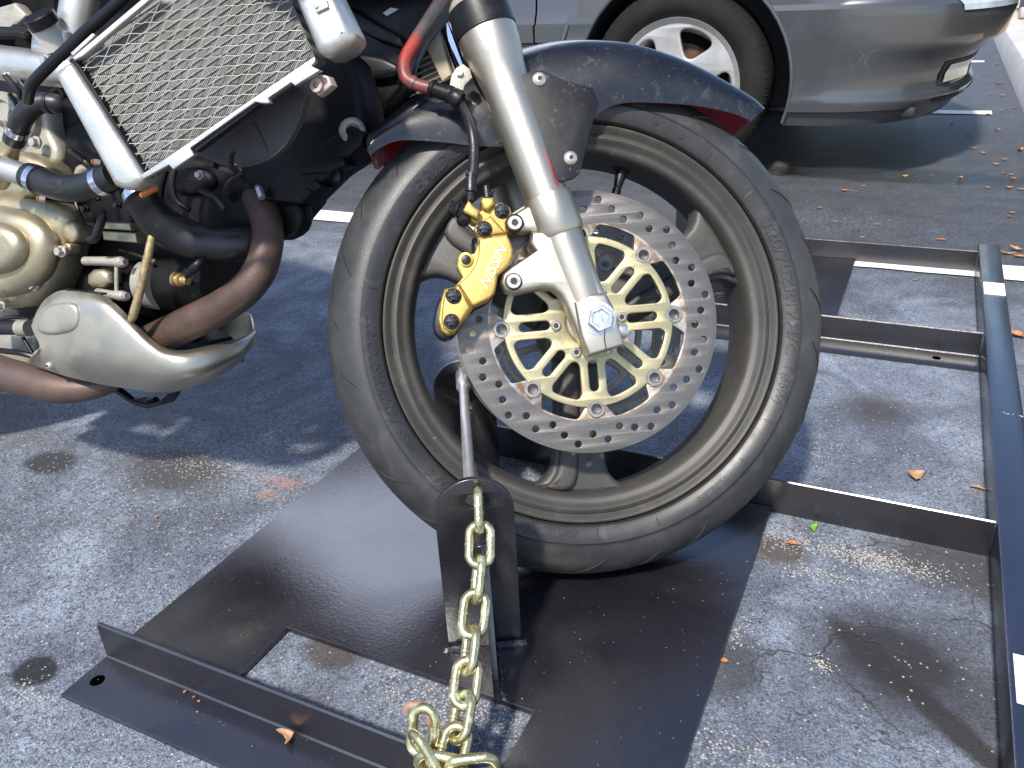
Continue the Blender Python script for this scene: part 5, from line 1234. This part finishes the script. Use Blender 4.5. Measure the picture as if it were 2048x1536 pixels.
# wheels
def carwheel(x, sgn):
    c = V((x, CY - sgn * .93 + sgn * .09, .312)); ax = V((0, -sgn, 0))
    t = [(-.11, .205), (-.105, .25), (-.09, .290), (-.07, .306), (0, .312), (.055, .310), (.078, .300), (.092, .280), (.098, .255), (.094, .240), (.084, .224), (.080, .216)]
    wh = part_c("wheel", lathe(c, ax, [(-.10, .19), (-.08, .175), (.02, .170), (.055, .185), (.072, .208), (.080, .215), (.083, .219), (.078, .222)], 72, caps=False), CARRIM)
    tr = [(lathe(c, ax, t, 96, caps=False), 0)]
    for k in range(72):      # tread block cuts on the shoulder
        a = 2 * math.pi * k / 72; d = V((math.cos(a), 0, math.sin(a)))
        tr.append((tube([tuple(c + ax * .060 + d * .3095) + (.0012,), tuple(c + ax * .083 + d * .2975) + (.0012,)], 4, 0), 1))
    part_c("tyre", joinme(tr), [CARTYRE, CARTRIM], wh)
    Mw = Matrix.Translation(c) @ Matrix((V((1, 0, 0)), V((0, 0, 1)) * 1, V((0, -1, 0)))).transposed().to_4x4()
    holes = []
    for k in range(5):
        a = R(-4 + 72 * k); q = []
        for r_, da in ((.096, -.12), (.096, .12), (.135, .29), (.172, .36), (.186, .24), (.189, 0), (.186, -.24), (.172, -.36), (.135, -.29)): q.append(V((r_ * math.cos(a + da), r_ * math.sin(a + da))))
        holes.append([(p.x, p.y) for p in chaikin(q, 2)])
    z1 = .066 * sgn
    part_c("rim_face", plate(Mw, circ(0, 0, .209, 72), z1 - .018, z1, .006, holes), CARRIM, wh)
    part_c("hub_cap", lathe(c, ax, [(.055, .045), (.074, .04), (.078, .030)], 32), CARRIM, wh)
    part_c("brake_drum", lathe(c, ax, [(-.02, .02), (-.02, .13), (.01, .135), (.012, .06), (.03, .055)], 48), DISCRUST, wh)
for x in (-.805, -3.45):
    for sgn in (1, -1): carwheel(x, sgn)
# lamps on the corner of the bumper
def nrm_frame(x, y, o, n): return Fr(o, n)
def onbody(z, t, out=.004):
    x, h = planpt(z, t); x2, h2 = planpt(z, t + .01); tx_ = x2 - x; ty3 = -(h2 - h); L_ = math.hypot(tx_, ty3); n = V((ty3, -tx_, 0)) / L_
    return V((x, CY - h, z)) + n * out, n
def corner_patch(zt, ts, nz=4, nt_=8, out=.004, slant=0.0):
    vs, fs = [], []
    for i in range(nz + 1):
        z = zt[0] + (zt[1] - zt[0]) * i / nz
        for j in range(nt_ + 1):
            t = ts[0] + (ts[1] - ts[0]) * j / nt_ + slant * i / nz
            vs.append(onbody(z, t, out)[0])
    for i in range(nz):
        for j in range(nt_): a = i * (nt_ + 1) + j; fs.append((a, a + 1, a + nt_ + 2, a + nt_ + 1))
    return mesh(vs, fs)
part_c("headlamp", corner_patch((.520, .553), (.46, .86), out=.006), LAMPGLASS)
part_c("headlamp_chrome", corner_patch((.556, .575), (.62, .98), out=.007), CHROME)
part_c("fog_lamp_recess", corner_patch((.297, .366), (.55, .98), out=.003), CARTRIM)
part_c("fog_lamp", corner_patch((.303, .356), (.575, .80), out=.007, slant=.01), GLASS)
part_c("intake_slot", corner_patch((.243, .258), (.52, .97), out=.006), CARTRIM)
# ================================================================== BACKGROUND BITS
tag(obj("planter_box", box(I4, (.62, 9.3, .146), (1.6, 10.4, .75), .02), CARTRIM), "dark box shape standing on the tan paving beyond the kerb", "planter")
tag(obj("sill_stone", box(I4, (.55, 8.9, .150), (1.9, 9.12, .235), .02), KERB), "long pale grey stone bar lying at the far end of the paving", "stone bar")

def hedge():
    rr = random.Random(5); vs, fs = [], []
    for i in range(9000):
        y = rr.uniform(2.8, 8.5); x = .95 + abs(rr.gauss(0, .35)); z = .15 + rr.random() ** .8 * (.8 + .15 * math.sin(y * 2.1))
        c = V((x, y, z)); a = V((rr.gauss(0, 1), rr.gauss(0, 1), rr.gauss(0, 1))).normalized() * .055; b = a.orthogonal().normalized() * .03
        n = len(vs); vs += [c - a, c + b, c + a, c - b]; fs.append((n, n + 1, n + 2, n + 3))
    me = mesh(vs, fs); o = obj("hedge", me, mat("hedge leaves", (.045, .075, .02), .6, var=.5, vs=8)); return tag(o, "long green hedge growing on the paving side of the kerb", "hedge")
hedge()
def grit():
    rr = random.Random(11); vs, fs = [], []
    def grain(x, y, z, r):
        n = len(vs); q = [(1, 0, 0), (-1, 0, 0), (0, 1, 0), (0, -1, 0), (0, 0, 1), (0, 0, -.6)]
        a = rr.uniform(0, 6.28); ca, sa = math.cos(a), math.sin(a)
        for p in q:
            k = [c * r * rr.uniform(.6, 1.2) for c in p]; vs.append((x + k[0] * ca - k[1] * sa, y + k[0] * sa + k[1] * ca, z + r * .35 + k[2] * .8))
        for a_, b_ in ((0, 2), (2, 1), (1, 3), (3, 0)): fs.extend([(n + a_, n + b_, n + 4), (n + b_, n + a_, n + 5)])
    for px, py, sx, sy, k in ((1740, 1118, .05, .014, 520), (1640, 1150, .04, .010, 120), (1560, 1075, .03, .02, 90), (1480, 1262, .008, .02, 60), (1645, 1330, .008, .008, 50), (850, 1400, .05, .02, 120), (1000, 1440, .04, .02, 110), (440, 940, .10, .03, 140), (1040, 940, .06, .02, 260), (1730, 640, .08, .03, 60), (1600, 900, .04, .04, 50), (150, 1480, .10, .06, 200), (250, 1150, .2, .12, 160), (1470, 1480, .04, .03, 70)):
        g = G(px, py)
        for _ in range(k):
            x, y = g.x + rr.gauss(0, sx), g.y + rr.gauss(0, sy); z = 0
            if (-.75 < x < -.112 and .36 < y < .99) and not (-.582 < x < -.272 and (.44 < y < .540 or .882 < y < .985)): continue
            grain(x, y, z, rr.uniform(.0006, .0017))
    for _ in range(420):      # dust and crumbs lying on the plates
        x, y = rr.uniform(-.74, -.12), rr.uniform(.365, .97)
        if -.59 < x < -.265 and (.42 < y < .545 or y > .875): continue
        if .420 < y < .44: continue
        grain(x, y, .0090 if y > .44 else .0066, rr.uniform(.0003, .0008))
    o = obj("grit", mesh(vs, fs), mat("pale grit", (.34, .31, .26), .8, var=.5, vs=900)); o['kind'] = 'stuff'; o['label'] = "loose pale grit crumbled from the asphalt"; return o
grit()
# ================================================================== FALLEN LEAVES
def leaf(x, y, L_px, wf=.42, rot=0.0, curl=.25, m=0, z0=.001, stem=0.0, lab=None, cat="leaf", grp=None, asp=1.0, fold=.25):
    p = G(x, y, z0); L_ = pr(L_px, p); n = 10; vs, fs = [], []; rr = random.Random(int(x * 7 + y))
    for i in range(n + 1):
        t = i / n; wd = wf * L_ * (math.sin(math.pi * t ** .85)) ** .8 * (1 + .15 * rr.uniform(-1, 1)) if 0 < i < n else .0004
        h = curl * L_ * (2 * t - 1) ** 2 + rr.uniform(0, .04) * L_; bend = .22 * L_ * math.sin(math.pi * t) * asp
        for s_ in (-1, -.5, 0, .5, 1): vs.append(V(((t - .5) * L_, s_ * wd * .5 + bend - .1 * L_, .0016 + h + abs(s_) ** 1.5 * wd * fold)))
    for i in range(n):
        for k in range(4): a = i * 5 + k; fs.append((a, a + 5, a + 6, a + 1))
    me = mesh(vs, fs); bm = bmesh.new(); bm.from_mesh(me)
    bmesh.ops.solidify(bm, geom=bm.faces[:], thickness=.0004); bm.to_mesh(me); bm.free()
    ms = [me]
    if stem: ms.append(tube([(L_ * .48, 0, .0016 + curl * L_, .0006), (L_ * (.5 + stem * .5), .1 * L_, .002, .0005), (L_ * (.5 + stem), .05 * L_, .0015, .0005)], 5, 3))
    me = joinme(ms); me.transform(Matrix.Rotation(R(rot), 4, 'Z'))
    o = bpy.data.objects.new("leaf", me); o.location = p; COL.objects.link(o); me.materials.append(LEAFM[m])
    for q in me.polygons: q.use_smooth = True
    tag(o, lab, cat, grp); return o
Lf = leaf
Lf(1835, 955, 40, .62, 70, .12, 0, lab="broad tan leaf lying flat inside the second bay of the rack")
Lf(1629, 1058, 27, .42, 80, .10, 3, lab="single fresh green leaf on the asphalt near the middle crossbar")
Lf(1586, 1090, 24, .5, 5, .15, 1, lab="small orange leaf left of the fresh green leaf")
Lf(1449, 1325, 14, .8, 20, .2, 1, lab="tiny orange leaf beside the right edge of the near base plate")
Lf(568, 1480, 46, .40, -28, .20, 0, z0=.0075, lab="curled tan leaf lying on the foot of the near angle bar", asp=1.6)
Lf(1955, 978, 26, .4, -6, .1, 0, stem=.9, lab="tan leaf with a long stem against the inside of the blue-black tube")
Lf(312, 1036, 8, .6, 0, .2, 1, lab="tiny tan leaf scrap on bare asphalt, lower of the two at left")
Lf(257, 911, 9, .8, 0, .2, 1, lab="tiny orange leaf scrap beside the dark stain at left")
Lf(2033, 502, 28, .45, -35, .3, 0, lab="large curled tan leaf beyond the far end of the tube")
Lf(2017, 510, 26, .35, 12, .2, 0, lab="slender tan leaf touching the far end of the tube")
Lf(2040, 516, 26, .45, 5, .2, 1, lab="orange leaf nearest the end of the white line behind the tube")
Lf(2006, 507, 16, .5, -20, .3, 2, lab="reddish brown leaf scrap at the corner of the tube end")
Lf(2033, 674, 34, .62, -30, .2, 1, lab="broad orange leaf outside the tube, opposite the third angle bar")
Lf(1724, 478, 12, .9, 0, .3, 2, z0=.052, lab="dark brown seed shell resting on the far angle bar", cat="seed shell")
Lf(1882, 481, 20, .3, 3, .1, 1, lab="thin orange leaf sliver behind the far angle bar")
Lf(1830, 561, 8, .6, 10, .2, 1, lab="tiny orange scrap in the far bay of the rack beside the white line")
Lf(1671, 445, 8, .5, 0, .2, 1, lab="tiny orange scrap just right of the motorcycle tyre on the far asphalt")
Lf(1754, 450, 8, .5, 0, .2, 0, lab="tiny tan scrap beyond the far angle bar, midway along it")
Lf(2024, 427, 12, .5, 0, .2, 1, lab="orange leaf, farther of the pair right of the rack end")
Lf(2019, 435, 11, .6, 0, .2, 2, lab="brown leaf, nearer of the pair right of the rack end")
Lf(1808, 356, 15, .8, 30, .4, 0, lab="pale cupped leaf on the dark oil stain below the car")
Lf(1921, 359, 12, .8, 80, .4, 1, lab="upright orange leaf on the right half of the oil stain")
Lf(1689, 383, 13, .7, 10, .3, 1, stem=1.6, lab="orange leaf with long thin stem in front of the car wheel")
Lf(1727, 374, 9, .6, 0, .3, 1, lab="small orange leaf right of the long-stemmed one")
Lf(1587, 337, 26, .18, 8, .05, 1, lab="thin orange sliver at the foot of the car tyre")
Lf(1639, 417, 8, .8, 0, .3, 1, lab="tiny orange scrap between the tyres of motorcycle and car")
Lf(1903, 251, 9, .9, 0, .5, 2, lab="dark brown seed shell just in front of the bumper corner", cat="seed shell")
Lf(1999, 169, 24, .28, 4, .15, 2, lab="long reddish brown leaf near the kerb below the fog lamp")
Lf(1947, 299, 18, .35, 10, .4, 0, lab="spiky tan leaf cluster in front of the bumper corner")
Lf(2040, 303, 14, .8, 60, .5, 1, lab="cupped orange leaf at the right picture edge")
Lf(2018, 378, 14, .85, 0, .4, 1, lab="round bright orange leaf right of the oil stain")
Lf(2042, 381, 16, .5, 0, .3, 0, lab="tan leaf right beside the round orange one")
GR = "small dry leaf scraps strewn along the kerb"
KL = [(976 + 1000, 230, 9, "tan leaf scrap just past the tip of the second parking line"), (2003, 223, 9, "orange scrap at the kerb, left of the close pair beside the second parking line"), (2015, 219, 8, "orange scrap in the middle of three at the kerb by the second parking line"), (2029, 218, 9, "tan scrap nearest the kerb beside the second parking line"),
      (2004, 193, 11, "orange double scrap between the long reddish leaf and the second parking line"), (1979, 189, 6, "tiny orange scrap under the bumper lip, left of the double scrap"), (1994, 119, 6, "tiny brown speck of leaf, farthest one visible by the kerb"), (1971, 270, 8, "small orange scrap below the tip of the second parking line"),
      (1967, 308, 11, "dark orange scrap right of the spiky tan leaf cluster"), (2008, 321, 11, "rounded orange scrap between spiky cluster and kerb"), (1993, 331, 13, "triangular tan scrap just below the rounded orange one"), (2007, 348, 9, "small tan scrap midway between oil stain and right picture edge"),
      (2022, 351, 10, "small orange scrap beside the tan scrap right of the oil stain"), (2026, 359, 12, "flat tan scrap just above the round bright orange leaf"), (1976, 377, 9, "pinkish scrap left of the round bright orange leaf"), (1865, 353, 6, "tiny tan speck lying between two leaves on the oil stain"),
      (1965, 150, 6, "tiny pale scrap behind the bumper near the third parking line"), (1995, 262, 12, "pale flat scrap nearest the kerb above the spiky cluster"), (1936, 271, 18, "grey-brown twiggy leaf left of the pale flat scrap"), (1995, 131, 10, "pale yellowish leaf beside the third parking line")]
for i, (x, y, l_, lb) in enumerate(KL):
    Lf(x, y, l_, .3 if l_ > 15 else .65, rnd.uniform(-40, 40), .3, (0, 1, 1, 2)[i % 4], lab=lb, grp=GR)
for i, (x, y, l_, lb) in enumerate([(370, 1386, 7, "orange leaf crumb on the near angle bar, the one nearest its raised leg"), (398, 1405, 6, "orange leaf crumb on the near angle bar, farthest right of four"), (388, 1396, 5, "smallest orange leaf crumb in the middle of four on the near angle bar"), (395, 1426, 4, "orange leaf crumb on the near angle bar, lowest of four")]):
    Lf(x, y, l_, .6, rnd.uniform(0, 90), .2, 1, z0=.0075, lab=lb, grp="leaf crumbs on the near angle bar")
